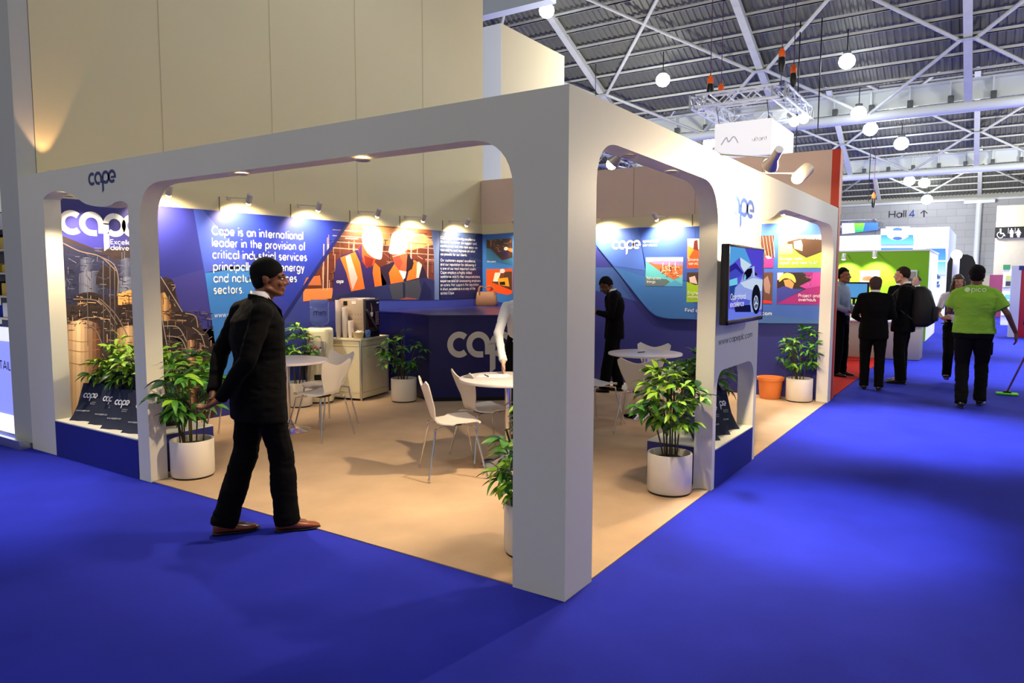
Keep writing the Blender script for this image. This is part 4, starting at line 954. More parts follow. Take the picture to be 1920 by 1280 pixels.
for k in range(5):
    a = k*2*PI/5; sz([(557-5*math.sin(a), 915+14*math.cos(a)), (557+28*math.cos(a), 915+90*math.sin(a)), (557+28*math.cos(a+.3), 915+90*math.sin(a+.3))], (210, 222, 246), 6)
sz([(200, 980), (480, 1040), (650, 1040), (640, 1100), (200, 1140)], (110, 130, 240), 3.6); sz([(280, 950), (480, 940), (490, 1040), (290, 1030)], (20, 24, 70), 4.5)
for k, (s_, y_) in enumerate((('Operational', 27.5), ('excellence', 17.5))):
    pol, W = text_polys(s_, .16); a = S(5, y_); ww = .37*w_/.92*(1 if k == 0 else .9)
    for q in pol: P_.append(([Vector((a[0]+v.x*ww/W, -.004, a[1]+v.y*.032)) for v in q], lin((250, 252, 255))))
build_polys('screen', P_, M_SCREEN, tv)

# ------------------------------------------------------------------ tote bags in the display windows
M_TOTE = mat('navy_tote_cloth', (24, 34, 62), .8, bump=.3, bscale=300, vary=.1)
def make_tote():
    t = thing('tote_bag', 'tote', 'bag', (0, 0, 0), 0, 'navy tote bags with white wordmark in the display windows')
    # local: stands facing -Y, leaning back (+Y); width along X
    prof = [(-.10, .0), (-.06, .035), (0.0, .12), (.05, .22), (.085, .31)]
    vs = []; fs = []; n = 9
    for (y, z) in prof:
        for k in range(n+1): x = -.115+.23*k/n; vs.append(Vector((x, y+.006*math.sin(k*1.3+z*20), z)))
    m_ = len(vs)
    for (y, z) in prof:
        for k in range(n+1): x = -.115+.23*k/n; vs.append(Vector((x*.98, y+.03+z*.05, max(z-.012, 0.0)+.0)))
    for i in range(len(prof)-1):
        for k in range(n):
            a = i*(n+1)+k; fs.append((a, a+1, a+n+2, a+n+1)); fs.append((m_+a, m_+a+n+1, m_+a+n+2, m_+a+1))
    N1 = n+1; R_ = len(prof)
    for k in range(n): fs.append((k, m_+k, m_+k+1, k+1)); b = (R_-1)*N1+k; fs.append((b, b+1, m_+b+1, m_+b))
    for i in range(R_-1): a = i*N1; fs.append((a, a+N1, m_+a+N1, m_+a)); b = a+n; fs.append((b, m_+b, m_+b+N1, b+N1))
    mb = MB(); mb.add(vs, fs, 0, True); mb.build('body', M_TOTE, t)
    for s_, dy in ((1, 0), (-1, .03)):
        path = smooth_path([(-.06, .083+dy, .29), (-.05, .12+dy, .36), (-.01, .16+dy, .41+.02*s_), (.03, .14+dy, .40), (.055, .11+dy, .34), (.06, .085+dy, .29)], 5)
        mb = MB(); vs = []
        for p in path: vs += [p+Vector((0, -.012, .004)), p+Vector((0, .012, -.002)), p+Vector((.002, .012, .001)), p+Vector((.002, -.012, .007))]
        fs = []
        for i in range(len(path)-1):
            for k in range(4): fs.append((i*4+k, i*4+(k+1) % 4, i*4+4+(k+1) % 4, i*4+4+k))
        mb.add(vs, fs, 0, True); mb.build('handle', M_TOTE, t)
    P_ = []
    def onface(x, z):
        for (a, b) in zip(prof, prof[1:]):
            if z <= b[1]: k = (z-a[1])/(b[1]-a[1]); return Vector((x, a[0]+(b[0]-a[0])*k-.009, z))
        return Vector((x, prof[-1][0]-.009, z))
    for txt, lg, cx, z, wd, xh, c in (('', True, -.075, .185, .15, .043, (236, 234, 240)), ('Excellence', False, .02, .148, .055, .007, (190, 190, 200)), ('delivered', False, .02, .134, .05, .007, (190, 190, 200)), ('www.capeplc.com', False, -.095, .075, .14, .010, (220, 220, 226))):
        pol, W = logo_polys() if lg else text_polys(txt, .2)
        for q in pol: P_.append(([onface(cx+v.x*wd/W, z+v.y*xh) for v in q], lin(c)))
    build_polys('wordmark', P_, M_INK, t)
    return t
tote = make_tote()
rzL = -PI/2   # bag faces -x
def put(o, x, y, z, rz, l_): o.location = (x, y, z); o.rotation_euler = (0, 0, rz); o['label'] = l_
put(tote, .19, 5.02, .325, rzL+.38, 'navy tote bag at the left end of the tall display window')
for x, y, rz, l_ in ((.19, 4.70, rzL+.25, 'second navy tote bag from the left in the tall window'), (.16, 4.43, rzL+.35, 'third navy tote bag from the left in the tall window'), (.17, 4.12, rzL+.3, 'navy tote bag half hidden by the post at the right of the tall window')):
    put(copy_tree(tote), x, y, .325, rz, l_)
for x, y, rz, l_ in ((3.10, .20, -.55, 'navy tote bag facing out at the right of the low window'), (2.84, .20, -.6, 'middle navy tote bag in the low window under the screen'), (2.57, .20, -.5, 'navy tote bag at the left end of the low window')):
    put(copy_tree(tote), x, y, .31, rz, l_)

# terracotta tub by the far opening
t = thing('terracotta_tub', 'orange terracotta pot standing beside the white planter at the far opening', 'pot', (6.80, .70, .007))
mb = MB(); mb.lathe([(.0, 0), (.125, 0), (.135, .02), (.155, .24), (.172, .245), (.176, .285), (.160, .285), (.150, .25), (.125, .05), (0, .05)], n=32); mb.build('pot', mat('terracotta', (226, 130, 64), .7, vary=.05), t)
mb = MB(); mb.lathe([(0, .2), (.15, .2), (.15, .215), (0, .22)], n=24); mb.build('soil', mat('dark_soil', (30, 22, 16), .95), t)

# ------------------------------------------------------------------ potted bushes
M_POT = mat('white_glazed_pot', (228, 220, 208), .35, coat=.3); M_SOIL = MATS['dark_soil']
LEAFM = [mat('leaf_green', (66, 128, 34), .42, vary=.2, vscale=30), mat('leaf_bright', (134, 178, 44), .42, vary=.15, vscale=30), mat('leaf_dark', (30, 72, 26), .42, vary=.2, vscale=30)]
M_STEM = mat('woody_stem', (70, 62, 34), .8)
def leaf_mesh(name, mt, bend=.28, wide=.2):
    vs = []; fs = []; N = 6
    for i in range(N+1):
        t = i/N; w2 = wide*math.sin(PI*min(1, t*.93+.05))**.8*(1-.25*t) if i < N else .004; z = bend*(t*.55-t*t*1.25); y = t*(1-.1*t)
        vs += [Vector((-w2, y, z+.035*w2/wide)), Vector((0, y, z-.02)), Vector((w2, y, z+.035*w2/wide))]
    for i in range(N):
        a = i*3; fs += [(a, a+1, a+4, a+3), (a+1, a+2, a+5, a+4)]
    mb = MB(); mb.add(vs, fs, 0, True); me = mb.mesh(name); me.materials.append(mt); return me
LEAVES = [leaf_mesh('leaf', LEAFM[i], b, w_) for i in range(3) for b, w_ in ((.25, .20), (.5, .17))]
def V3(*a): return Vector(a)
def blocked(p):
    x, y, z = p
    if x > 6.955 or y > 5.55: return True
    if z > .0 and x < .16 and 3.67 < y < 3.88: return True
    if y < .16 and (2.22 < x < 2.33 or x > 6.84 or (2.2 < x < 3.44 and z > .88)): return True
    if x < .33 and y < .33: return True
    if x < .16 and (y > 5.2) or z < .03: return True
    if z < 1.14 and x > 3.95 and y > 3.0 and (x-4.0)*1.2+(y-4.25)*1.0 > -.02 and (x-4.36)*.8-(y-5.05)*.36 > -.34: return True
    if (x-3.22)**2+(y-5.40)**2 < .033 and z < 1.3: return True
    if abs(x-3.9) < .38 and abs(y-5.33) < .27 and z < .85: return True
    return False
def plant(label, x, y, z0=.007, pot_r=.165, pot_h=.30, top=.98, spread=.30, clusters=34, seed=1, group='green bushes in white round planters', ll=.115, pot='white', bright=.35, low=.42, nstem=9, name='potted_plant', flat=1.0):
    rnd = random.Random(seed)
    t = thing(name, label, 'plant', (x, y, z0), 0, group)
    if pot == 'white':
        mb = MB(); mb.lathe([(pot_r*.94, 0), (pot_r*.94, .014), (0, .014)], n=32); mb.build('pot_foot', M_BLACK, t)
        mb = MB(); mb.lathe([(0, .014), (pot_r*.96, .014), (pot_r, .024), (pot_r, pot_h-.006), (pot_r*.985, pot_h), (pot_r*.90, pot_h), (pot_r*.885, pot_h-.01), (pot_r*.88, pot_h-.06), (0, pot_h-.06)], n=44); mb.build('pot', M_POT, t)
        mb = MB(); mb.lathe([(0, pot_h-.058), (pot_r*.87, pot_h-.058), (pot_r*.5, pot_h-.035), (0, pot_h-.03)], n=24); mb.build('soil', M_SOIL, t)
    elif pot == 'black':
        mb = MB(); mb.lathe([(0, 0), (pot_r*.8, 0), (pot_r, pot_h), (pot_r*.92, pot_h), (pot_r*.85, pot_h-.04), (0, pot_h-.04)], n=24); mb.build('pot', M_BLACK, t)
    base = pot_h-.05; H = top-base
    stems = []
    for k in range(nstem):
        a = rnd.uniform(0, 2*PI); r0 = rnd.uniform(.01, pot_r*.6); r1 = spread*rnd.uniform(.1, .75)
        p0 = Vector((r0*math.cos(a), r0*math.sin(a), base)); p3 = Vector((r1*math.cos(a), r1*math.sin(a), base+H*rnd.uniform(.55, .9)))
        stems.append([p0, p0.lerp(p3, .35)+Vector((0, 0, H*.08)), p3])
        mb = MB(); mb.tube(smooth_path(stems[-1], 3), .0065, 5); mb.build('stem', M_STEM, t)
    zc = base+H*(1+low)/2; rz_ = H*(1-low)/2+.02
    for c in range(clusters):
        for _ in range(20):
            q = Vector((rnd.uniform(-1, 1), rnd.uniform(-1, 1), rnd.uniform(-1, 1)))
            if .35 < q.length < 1: break
        sp_ = spread*(1-.25*max(0, q.z))
        pc = Vector((q.x*sp_, q.y*sp_*flat, zc+q.z*rz_-.12*spread*(q.x*q.x+q.y*q.y)))
        outd = Vector((q.x, q.y, 0)); outd = outd.normalized() if outd.length > .05 else Vector((1, 0, 0))
        n_ = rnd.choice((5, 6, 7)); ph = rnd.uniform(0, 2*PI)
        # twig
        for k in range(n_):
            a = ph+k*2*PI/n_; d = Vector((math.cos(a), math.sin(a), 0))*.8+outd*.45+Vector((0, 0, rnd.uniform(-.45, .35)+.35*q.z))
            d.normalize(); L_ = ll*rnd.uniform(.75, 1.2)*(1.0 if q.z < .4 else .9)
            qq = d.to_track_quat('Y', 'Z'); roll = Matrix.Rotation(rnd.uniform(-.7, .7), 4, 'Y')
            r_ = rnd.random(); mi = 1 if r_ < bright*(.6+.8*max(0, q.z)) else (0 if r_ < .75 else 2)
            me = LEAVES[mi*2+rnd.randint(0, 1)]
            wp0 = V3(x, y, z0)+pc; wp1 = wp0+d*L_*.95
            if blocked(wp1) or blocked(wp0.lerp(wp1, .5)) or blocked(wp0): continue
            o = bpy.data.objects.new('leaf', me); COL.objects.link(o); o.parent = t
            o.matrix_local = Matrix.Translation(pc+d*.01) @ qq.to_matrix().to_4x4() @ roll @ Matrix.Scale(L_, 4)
    return t
plant('leafy bush in white planter beside the walking man, by the left post', .29, 3.595, seed=11, top=1.0, spread=.29, ll=.145, bright=.15, clusters=46, low=.30)
plant('large bright bush in white planter before the screen panel, right of the corner post', 2.03, .25, seed=12, top=.95, spread=.27, ll=.128, bright=.6, clusters=50, low=.36)
plant('bush in white planter half hidden by the left side of the corner post', .455, .475, seed=13, top=.86, spread=.25, ll=.13, bright=.35, clusters=44, low=.16)
plant('dark bush in white planter between the coffee cabinet and the counter', 3.87, 4.57, seed=14, top=.93, spread=.31, ll=.105, bright=.06, clusters=50, low=.25)
plant('bush in white planter behind the left round table, beside the cooler', 2.86, 5.40, seed=15, top=1.0, spread=.27, ll=.11, bright=.45, clusters=46, low=.35)
plant('bush in white planter at the far opening beside the terracotta pot', 6.78, .33, seed=16, top=.99, spread=.28, ll=.11, bright=.15, clusters=46, low=.22)
plant('bush in white planter inside the panel, leaves arching past its right edge', 3.42, .52, seed=17, top=.92, spread=.29, ll=.14, bright=.4, clusters=26, low=.35, pot_r=.15)
for i, (x, y, l_) in enumerate(((.50, 5.05, 'left bush of the row behind the tote bags in the tall window'), (.48, 4.62, 'middle bush of the row behind the tote bags in the tall window'), (.47, 4.18, 'right bush of the row behind the tote bags in the tall window'))):
    plant(l_, x, y, z0=.326, pot_r=.11, pot_h=.14, top=.68, spread=.27, ll=.12, bright=.85, clusters=50, seed=20+i, pot='black', low=.25, nstem=6, name='window_plant', group='bushes behind the tote bags in the tall window', flat=.8)
plant('dark bush behind the tote bags in the low window', 2.98, .43, z0=.311, pot_r=.10, pot_h=.12, top=.66, spread=.20, ll=.12, bright=.2, clusters=16, seed=31, pot='black', low=.62, nstem=16, name='window_plant', group='bushes behind the tote bags in the low window', flat=.5)
# ------------------------------------------------------------------ hall roof: three saw-tooth bays falling away from the camera
SL = .434
def roofz(x, X1, zb): return zb+SL*(X1-x)
BAY = 16.8; XBAY = [24.8, 41.6, 54.1]
ceil = bpy.data.objects.new('ceiling', None); COL.objects.link(ceil); ceil['kind'] = 'structure'; ceil['label'] = 'corrugated steel saw-tooth roof of the exhibition hall'
M_TUBE = mat('tube_steel_white', (222, 228, 226), .4)
YR = (-13.0, 25.0)
for b in range(3):
    X1 = XBAY[b]; xa = X1-15.5; xb = X1+.6 if b < 2 else 56.98
    vs = []; fs = []; y = YR[0]; st = .22; n = int((YR[1]-YR[0])/st)
    for i in range(n):
        for dy, dz in ((0, 0), (.08, 0), (.11, .05), (.19, .05)):
            for x in (xa, xb): vs.append(Vector((x, YR[0]+i*st+dy, roofz(x, X1, 8.68)+dz)))
    for i in range(n*4-1): a = i*2; fs.append((a, a+1, a+3, a+2))
    mb = MB(); mb.add(vs, fs); o = mb.build('roof_deck', M_ROOF, ceil, fix=False); o['kind'] = 'stuff'
    xx = X1+.45
    xx += 2.4*(b == 2)
    while xx > xa:
        if xx < 56.9:
            mb = MB(); z = roofz(xx, X1, 8.60); mb.box((xx-.035, YR[0], z-.10), (xx+.035, YR[1], z)); mb.box((xx-.035, YR[0], z-.10), (xx+.06, YR[1], z-.085)); mb.build('purlin', M_STEEL, ceil)
        xx -= .80
for b in range(3):
    X1 = XBAY[b]; top = X1-14.6
    fr_ = bpy.data.objects.new('roof_frame', None); COL.objects.link(fr_); fr_['kind'] = 'structure'; fr_.location = (X1, 0, 7)
    of = -Vector((X1, 0, 7))
    xe = X1+1.85 if b < 2 else 56.5
    def rp_(x, y, o=8.33): return Vector((x, y, roofz(x, X1, o)))+of
    if b < 2:
        mb = MB(); mb.tube([Vector((xe, YR[0], 7.47))+of, Vector((xe, YR[1], 7.47))+of], .19, 12); mb.build('tube_beam', M_TUBE, fr_)
        mb = MB(); mb.box(Vector((xe+.25, YR[0], 7.75))+of, Vector((xe+.30, YR[1], 8.42))+of); mb.box(Vector((xe-.05, YR[0], 8.36))+of, Vector((xe+.3, YR[1], 8.42))+of); mb.build('gutter', M_TUBE, fr_)
        y = YR[0]+.4
        while y < YR[1]:
            mb = MB(); mb.prism([Vector((xe+.25, y, 7.72))+of, Vector((xe+.25, y, 8.36))+of, Vector((xe-.15, y, 8.36))+of, Vector((xe+.1, y, 7.72))+of], (0, .05, 0)); mb.build('gutter_bracket', M_TUBE, fr_)
            mb = MB(); mb.rbox(Vector((xe-.02, y-.08, 7.66))+of, Vector((xe+.2, y+.10, 7.92))+of, .02); mb.build('saddle', mat('dark_steel', (90, 94, 96), .5), fr_)
            y += 1.24
    for k in range(-2, 4):
        yc = -.71+6.2*k
        if yc < YR[0] or yc > YR[1]: continue
        mb = MB(); a = rp_(top, yc); c_ = rp_(xe, yc); mb.add([a+Vector((0, -.12, 0)), a+Vector((0, .12, 0)), a+Vector((0, .12, .22)), a+Vector((0, -.12, .22)), c_+Vector((0, -.12, 0)), c_+Vector((0, .12, 0)), c_+Vector((0, .12, .22)), c_+Vector((0, -.12, .22))], [(0, 1, 2, 3), (4, 7, 6, 5), (0, 4, 5, 1), (1, 5, 6, 2), (2, 6, 7, 3), (3, 7, 4, 0)]); mb.build('rafter', M_STEEL, fr_)
        for s_ in (-1, 1):
            for (xa_, xb_) in ((X1-1.25, X1+1.8), (X1-1.25, X1-4.3), (X1-7.4, X1-4.3), (X1-7.4, X1-10.5)):
                if xb_ > 57: continue
                p0 = rp_(xa_, yc+s_*.2); p1 = rp_(min(xb_, xe), yc+s_*3.1)
                mb = MB(); mb.tube([p0, p1], .062, 8); mb.build('brace', M_STEEL, fr_)
        for xa_ in (X1-1.25, X1-7.4):
            p0 = rp_(xa_, yc); mb = MB(); mb.box(p0+Vector((-.16, -.3, -.02)), p0+Vector((.16, .3, .0))); mb.build('gusset', M_STEEL, fr_)

# the same roof carried on over the stand and the photographer
for X1 in (8.0, -8.8):
    vs = []; n = 60
    for i in range(n+1):
        for x in (X1-15.5, X1+.6): vs.append(Vector((x, -22+48*i/n, roofz(x, X1, 8.72)+.03*(i % 2))))
    mb = MB(); mb.add(vs, [(i*2, i*2+1, i*2+3, i*2+2) for i in range(n)]); o = mb.build('roof_deck', M_ROOF, ceil, fix=False); o['kind'] = 'stuff'

# far wall of the hall with lettering
M_BLOCK = bpy.data.materials.new('block_wall'); M_BLOCK.use_nodes = True
_nt = M_BLOCK.node_tree; _b = _nt.nodes['Principled BSDF']; _b.inputs['Roughness'].default_value = .85
_tc = _nt.nodes.new('ShaderNodeTexCoord'); _sw = _nt.nodes.new('ShaderNodeSeparateXYZ'); _cb = _nt.nodes.new('ShaderNodeCombineXYZ'); _br = _nt.nodes.new('ShaderNodeTexBrick')
_nt.links.new(_tc.outputs['Object'], _sw.inputs[0]); _nt.links.new(_sw.outputs['Y'], _cb.inputs['X']); _nt.links.new(_sw.outputs['Z'], _cb.inputs['Y']); _nt.links.new(_cb.outputs[0], _br.inputs['Vector'])
_br.inputs['Color1'].default_value = (*lin((182, 183, 180)), 1); _br.inputs['Color2'].default_value = (*lin((174, 176, 174)), 1); _br.inputs['Mortar'].default_value = (*lin((160, 162, 161)), 1)
_br.inputs['Scale'].default_value = 1.0; _br.inputs['Brick Width'].default_value = 1.2; _br.inputs['Row Height'].default_value = .5; _br.inputs['Mortar Size'].default_value = .02
_nt.links.new(_br.outputs['Color'], _b.inputs['Base Color'])
mb = MB(); mb.box((57.0, -14, 0), (57.3, 26, 7.25)); struct('wall_far', mb, M_BLOCK, 'pale block wall at the far end of the hall')
mb = MB(); mb.box((56.8, -14, 7.0), (57.0, 26, 7.14)); struct('trim_4', mb, M_TUBE)
M_BEIGEW = mat('far_wall_beige', (206, 198, 176), .8, vary=.03)
yb = at(1864, 480, 0, 50.0).y; mb = MB(); mb.box((50, -14, 0), (50.4, yb, 6.0)); struct('wall_far_service', mb, M_BEIGEW, 'beige wall of the service block under the toilet sign')
g = Print(0, 56.97); g.text('Hall', (1666, 409), (1699, 408), 10, (56, 58, 62), .2); g.text('4', (1704, 408), (1716, 408), 10, (52, 74, 150), .22)
g.poly([(1731, 395.5), (1734, 395.5), (1734, 407), (1731, 407)], (56, 58, 62)); g.line((1732.5, 394.5), (1726, 400), 2, (56, 58, 62)); g.line((1732.5, 394.5), (1739, 400), 2, (56, 58, 62))
o = g.build('hall_sign', M_INK); tag(o, 'large dark lettering with an arrow on the far block wall', 'sign')
yc = at(1832, 450, 0, 56.4).y; t = thing('wall_column', 'tall white round column standing against the far wall', 'column', (56.4, yc, 0))
mb = MB(); mb.tube([(0, 0, 0), (0, 0, 7.0)], .18, 14); mb.build('shaft', M_TUBE, t)
mb = MB(); mb.box((-.2, -.9, 6.75), (.2, .9, 6.98)); mb.build('capital', M_TUBE, t)
# toilet sign
sg = thing('toilet_sign', 'black sign with white wheelchair, man and woman symbols on the far beige wall', 'sign', (49.9, 0, 0))
pa = at(1866, 426, 0, 49.9); pb = at(1930, 446, 0, 49.9); p3_ = at(1866, 446, 0, 49.9)
mb = MB(); mb.box((-.03, pb.y, p3_.z), (.05, pa.y, pa.z)); mb.build('plate', mat('sign_black', (16, 17, 22), .5), sg)
g = Print(0, 49.86); WHT = (244, 244, 246)
g.zoom(1850, 420, 6.4)
def figure(cx, y0, k, fem):
    g.disc((cx, y0+10*k), 9*k, 9*k, WHT)
    if fem: g.poly([(cx-14*k, y0+22*k), (cx+14*k, y0+22*k), (cx+36*k, y0+58*k), (cx+28*k, y0+62*k), (cx+17*k, y0+46*k), (cx+27*k, y0+84*k), (cx-27*k, y0+84*k), (cx-17*k, y0+46*k), (cx-28*k, y0+62*k), (cx-36*k, y0+58*k)], WHT); g.poly([(cx-14*k, y0+84*k), (cx+14*k, y0+84*k), (cx+14*k, y0+108*k), (cx-14*k, y0+108*k)], WHT)
    else: g.poly([(cx-20*k, y0+22*k), (cx+20*k, y0+22*k), (cx+28*k, y0+62*k), (cx+18*k, y0+64*k), (cx+17*k, y0+108*k), (cx-17*k, y0+108*k), (cx-18*k, y0+64*k), (cx-28*k, y0+62*k)], WHT)
figure(299, 50, 1, False); figure(381, 50, 1, True)
g.line((262, 46), (258, 110), 6, WHT); g.line((343, 46), (341, 110), 6, WHT)
g.disc((167, 66), 12, 12, WHT); g.poly([(157, 80), (176, 80), (176, 105), (205, 108), (226, 140), (214, 148), (196, 120), (160, 118)], WHT)
g.curve([(150, 95), (128, 115), (130, 145), (155, 165), (185, 160), (200, 135)], 8, WHT)
o = g.build('symbols', M_INK); o.parent = sg; o.matrix_parent_inverse = Matrix.Translation(-Vector((49.9, 0, 0)))

# ------------------------------------------------------------------ high bay lamps
def highbay(px, py, k, label, drop=.9, cord=True, r=.22):
    b = XBAY[k]; r_ = ray(px, py); zb = 8.55-drop
    t_ = (zb+SL*b-SL*CAM.x-CAM.z)/(r_.z+SL*r_.x); p = CAM+r_*t_
    t = thing('high_bay_lamp', label, 'lamp', p, 0, 'round high bay lamps under the hall roof')
    mb = MB(); mb.ell((0, 0, 0), (r, r, r*.95)); mb.build('bulb', M_BULBC, t)
    mb = MB(); mb.lathe([(.0, r*1.2), (r*.45, r*1.2), (r*.5, r*.85), (r*.35, r*.8), (0, r*.8)], n=14); mb.build('cap', mat('dark_steel', (90, 94, 96), .5), t)
    mb = MB(); mb.tube([(0, 0, r*1.1), (0, 0, drop+.1)], .018, 5); mb.build('cord', M_BLACK, t)
for px, py, k, l_ in ((1025, 20, 0, 'bright high bay lamp at the top beside the cream tower'), (1243, 150, 0, 'high bay lamp above the right beam, left of the orange hoists'), (1588, 115, 0, 'high bay lamp in the open roof right of the hoists'),
    (1632, 242, 1, 'high bay lamp just below the first white tube beam'), (1690, 269, 1, 'high bay lamp right of and below the first tube beam lamp'), (1705, 339, 2, 'left lamp of the pair under the second tube beam'), (1733, 343, 2, 'right lamp of the pair under the second tube beam'), (1610, 212, 0, 'lamp glaring on the first tube beam'), (1738, 374, 2, 'lamp at the top of the far block wall'), (1330, 268, 1, 'lamp glowing left of the white hanging sign box')):
    highbay(px, py, k, l_, r=.26 if k == 0 else .36)
# ------------------------------------------------------------------ suspended trusses
def lattice(mb, a, b, s=.30, r=.022, n=None):
    a = Vector(a); b = Vector(b); d = (b-a); L_ = d.length; d.normalize(); u = Vector((0, 0, 1)); v = d.cross(u)
    if v.length < .1: v = Vector((1, 0, 0)); u = v.cross(d)
    v.normalize(); cs = [(-1, -1), (1, -1), (1, 1), (-1, 1)]; h = s/2
    for i, j in cs: mb.tube([a+v*i*h+u*j*h, b+v*i*h+u*j*h], r, 6)
    n = n or max(2, int(L_/s/1.1))
    for k in range(n):
        p = a+d*(L_*k/n); q = a+d*(L_*(k+1)/n); 
        for c in range(4):
            i, j = cs[c]; i2, j2 = cs[(c+1) % 4]
            if k % 2: mb.tube([p+v*i*h+u*j*h, q+v*i2*h+u*j2*h], r*.55, 4, caps=False)
            else: mb.tube([p+v*i2*h+u*j2*h, q+v*i*h+u*j*h], r*.55, 4, caps=False)
ZT = 6.95
c1, c2, c3, c4 = G(1325, 190, ZT), G(1470, 170, ZT), G(1502, 212, ZT), G(1356, 232, ZT)
cc_ = (c1+c2+c3+c4)/4
xn = (c1.x+c2.x)/2; xf = (c3.x+c4.x)/2; y0_ = (c2.y+c3.y)/2; y1_ = (c1.y+c4.y)/2
M_TRUSS = mat('truss_alu_bright', (232, 236, 240), .35, .3)
tr = thing('lighting_truss', 'square silver lighting truss hanging above the white sign box', 'truss', ((xn+xf)/2, (y0_+y1_)/2, ZT))
hx, hy = (xf-xn)/2, (y1_-y0_)/2
for a, b in (((-hx, -hy, 0), (-hx, hy, 0)), ((hx, -hy, 0), (hx, hy, 0)), ((-hx, -hy, 0), (hx, -hy, 0)), ((-hx, hy, 0), (hx, hy, 0))):
    mb = MB(); lattice(mb, a, b, .36, .040); mb.build('truss_side', M_TRUSS, tr)
for x, y in ((-hx, -hy), (-hx, hy), (hx, -hy), (hx, hy)):
    mb = MB(); mb.rbox((x-.2, y-.2, -.2), (x+.2, y+.2, .2), .02); 
    mb = MB(); lattice(mb, (x, y, -.2), (x, y, .2), .36, .03, 1); mb.build('corner_block', M_ALU, tr)
for y in (-hy*.35, hy*.15): mb = MB(); mb.rbox((hx-.1, y-.22, -.1), (hx, y+.22, .34), .02); mb.build('lamp_panel', mat('white_panel', (236, 238, 240), .5), tr)
for i, y in enumerate((-hy-.1, -hy+.25)):
    mb = MB(); mb.ell((hx*.6+.3*i, y, -.3), (.16, .16, .16)); mb.build('floodlight', M_BULBC, tr)
# white box sign
q1 = at(1340, 258, 0, xn+.25); q2 = at(1446, 250, 0, xn+.25); zt = at(1400, 226, 0, xn+.25).z; zbm = at(1400, 292, 0, xn+.25).z
bx = thing('hanging_sign_box', 'white box sign with grey lettering hanging from the square truss', 'sign', (xn+.25, q2.y, zbm))
mb = MB(); mb.box((0, 0, 0), (xf-xn-.5, q1.y-q2.y, zt-zbm)); mb.build('box', mat('sign_box_white', (246, 246, 246), .6, emit=.35), bx)
g = Print(0, xn+.235); g.text('ultant', (1410, 265), (1438, 262), 6, (196, 198, 206), .16, 1); g.curve([(1352, 272), (1362, 258), (1366, 266), (1376, 256), (1384, 268)], 2.4, (206, 208, 216), 1)
wp_ = g.build('lettering', M_INK); wp_.parent = bx; wp_.matrix_parent_inverse = Matrix.Translation(-Vector(bx.location))
for x, y in ((.1, .1), (.1, q1.y-q2.y-.1)): mb = MB(); mb.tube([(x, y, zt-zbm-.02), (-.25, y, ZT-zbm-.12)], .01, 5); mb.build('cable', M_BLACK, bx)
# orange and black chain hoists
M_ORG = mat('hoist_orange', (238, 96, 20), .5)
for px, py, xx, ln, l_ in ((1332, 158, xn, 0, 'chain hoist with orange top at the left truss corner'), (1352, 172, xn+1.6, 0, 'small chain hoist with orange top behind the left corner'), (1466, 108, xn, 0, 'chain hoist with orange top above the right truss corner'), (1488, 138, xn+1.4, 0, 'chain hoist with orange top right of the truss'), (1638, 372, 35, 0, 'far small chain hoist left of the hall lettering')):
    p = at(px, py, 0, xx); k = 1.0
    t = thing('chain_hoist', l_, 'hoist', p, 0, 'orange and black chain hoists under the roof')
    mb = MB(); mb.rbox((-.08, -.08, -.02), (.08, .08, .20), .03); mb.ell((0, 0, .22), (.06, .06, .06)); mb.build('hoist_body', M_ORG, t)
    mb = MB(); mb.loft([(Vector((0, 0, 0)), .11, .09, (1, 0, 0), (0, 1, 0)), (Vector((0, 0, -.2)), .13, .10, (1, 0, 0), (0, 1, 0)), (Vector((0, 0, -.42)), .05, .05, (1, 0, 0), (0, 1, 0))], n=12); mb.build('chain_bag', M_BLACK, t)
    zr = roofz(p.x, 24.8 if p.x < 26 else 41.6, 8.66)
    mb = MB(); mb.tube([(0, 0, .25), (0, 0, zr-p.z)], .014, 5); mb.build('chain', mat('chain_purple', (96, 60, 100), .6), t)
    mb = MB(); mb.tube([(0, 0, -.4), (0, 0, ZT-p.z+.1 if p.z > ZT else -.9)], .012, 5); mb.build('lower_chain', mat('chain_purple', (96, 60, 100), .6), t)
# other trusses
t = thing('lighting_truss', 'silver truss seen through the top of the right opening', 'truss', G(1128, 296, 6.2)); a = Vector(t.location); b = G(1184, 309, 6.2)
b = a+(b-a)*1.15
mb = MB(); lattice(mb, (0, 0, 0), b-a, .5, .035); mb.build('truss_side', M_ALU, t)
mb = MB(); lattice(mb, (0, .0, 0), (0, 4, 0), .5, .035); mb.build('truss_side', M_ALU, t)
t = thing('lighting_truss', 'silver ladder truss grid hanging left of the hall lettering', 'truss', G(1650, 425, 5.4)); a = Vector(t.location)
for k in range(3): mb = MB(); lattice(mb, (-k*2.2, 0, 0), (-k*2.2, 7, 0), .45, .04); mb.build('truss_side', M_ALU, t)
for k in range(3): mb = MB(); lattice(mb, (0, k*2.6, 0), (-4.4, k*2.6, 0), .45, .04); mb.build('truss_side', M_ALU, t)
for tt in [o_ for o_ in bpy.data.objects if o_.get('category') == 'truss']:
    for q in ((0, .3), (0, 3.2)):
        if tt.location.x > 26 or abs(tt.location.z-6.2) < .3:
            zr = roofz(tt.location.x, 24.8 if tt.location.x < 26 else 41.6, 8.6); mb = MB(); mb.tube([(q[0], q[1], .2), (q[0], q[1], zr-tt.location.z+.12)], .012, 5); mb.build('suspension_cable', M_BLACK, tt)
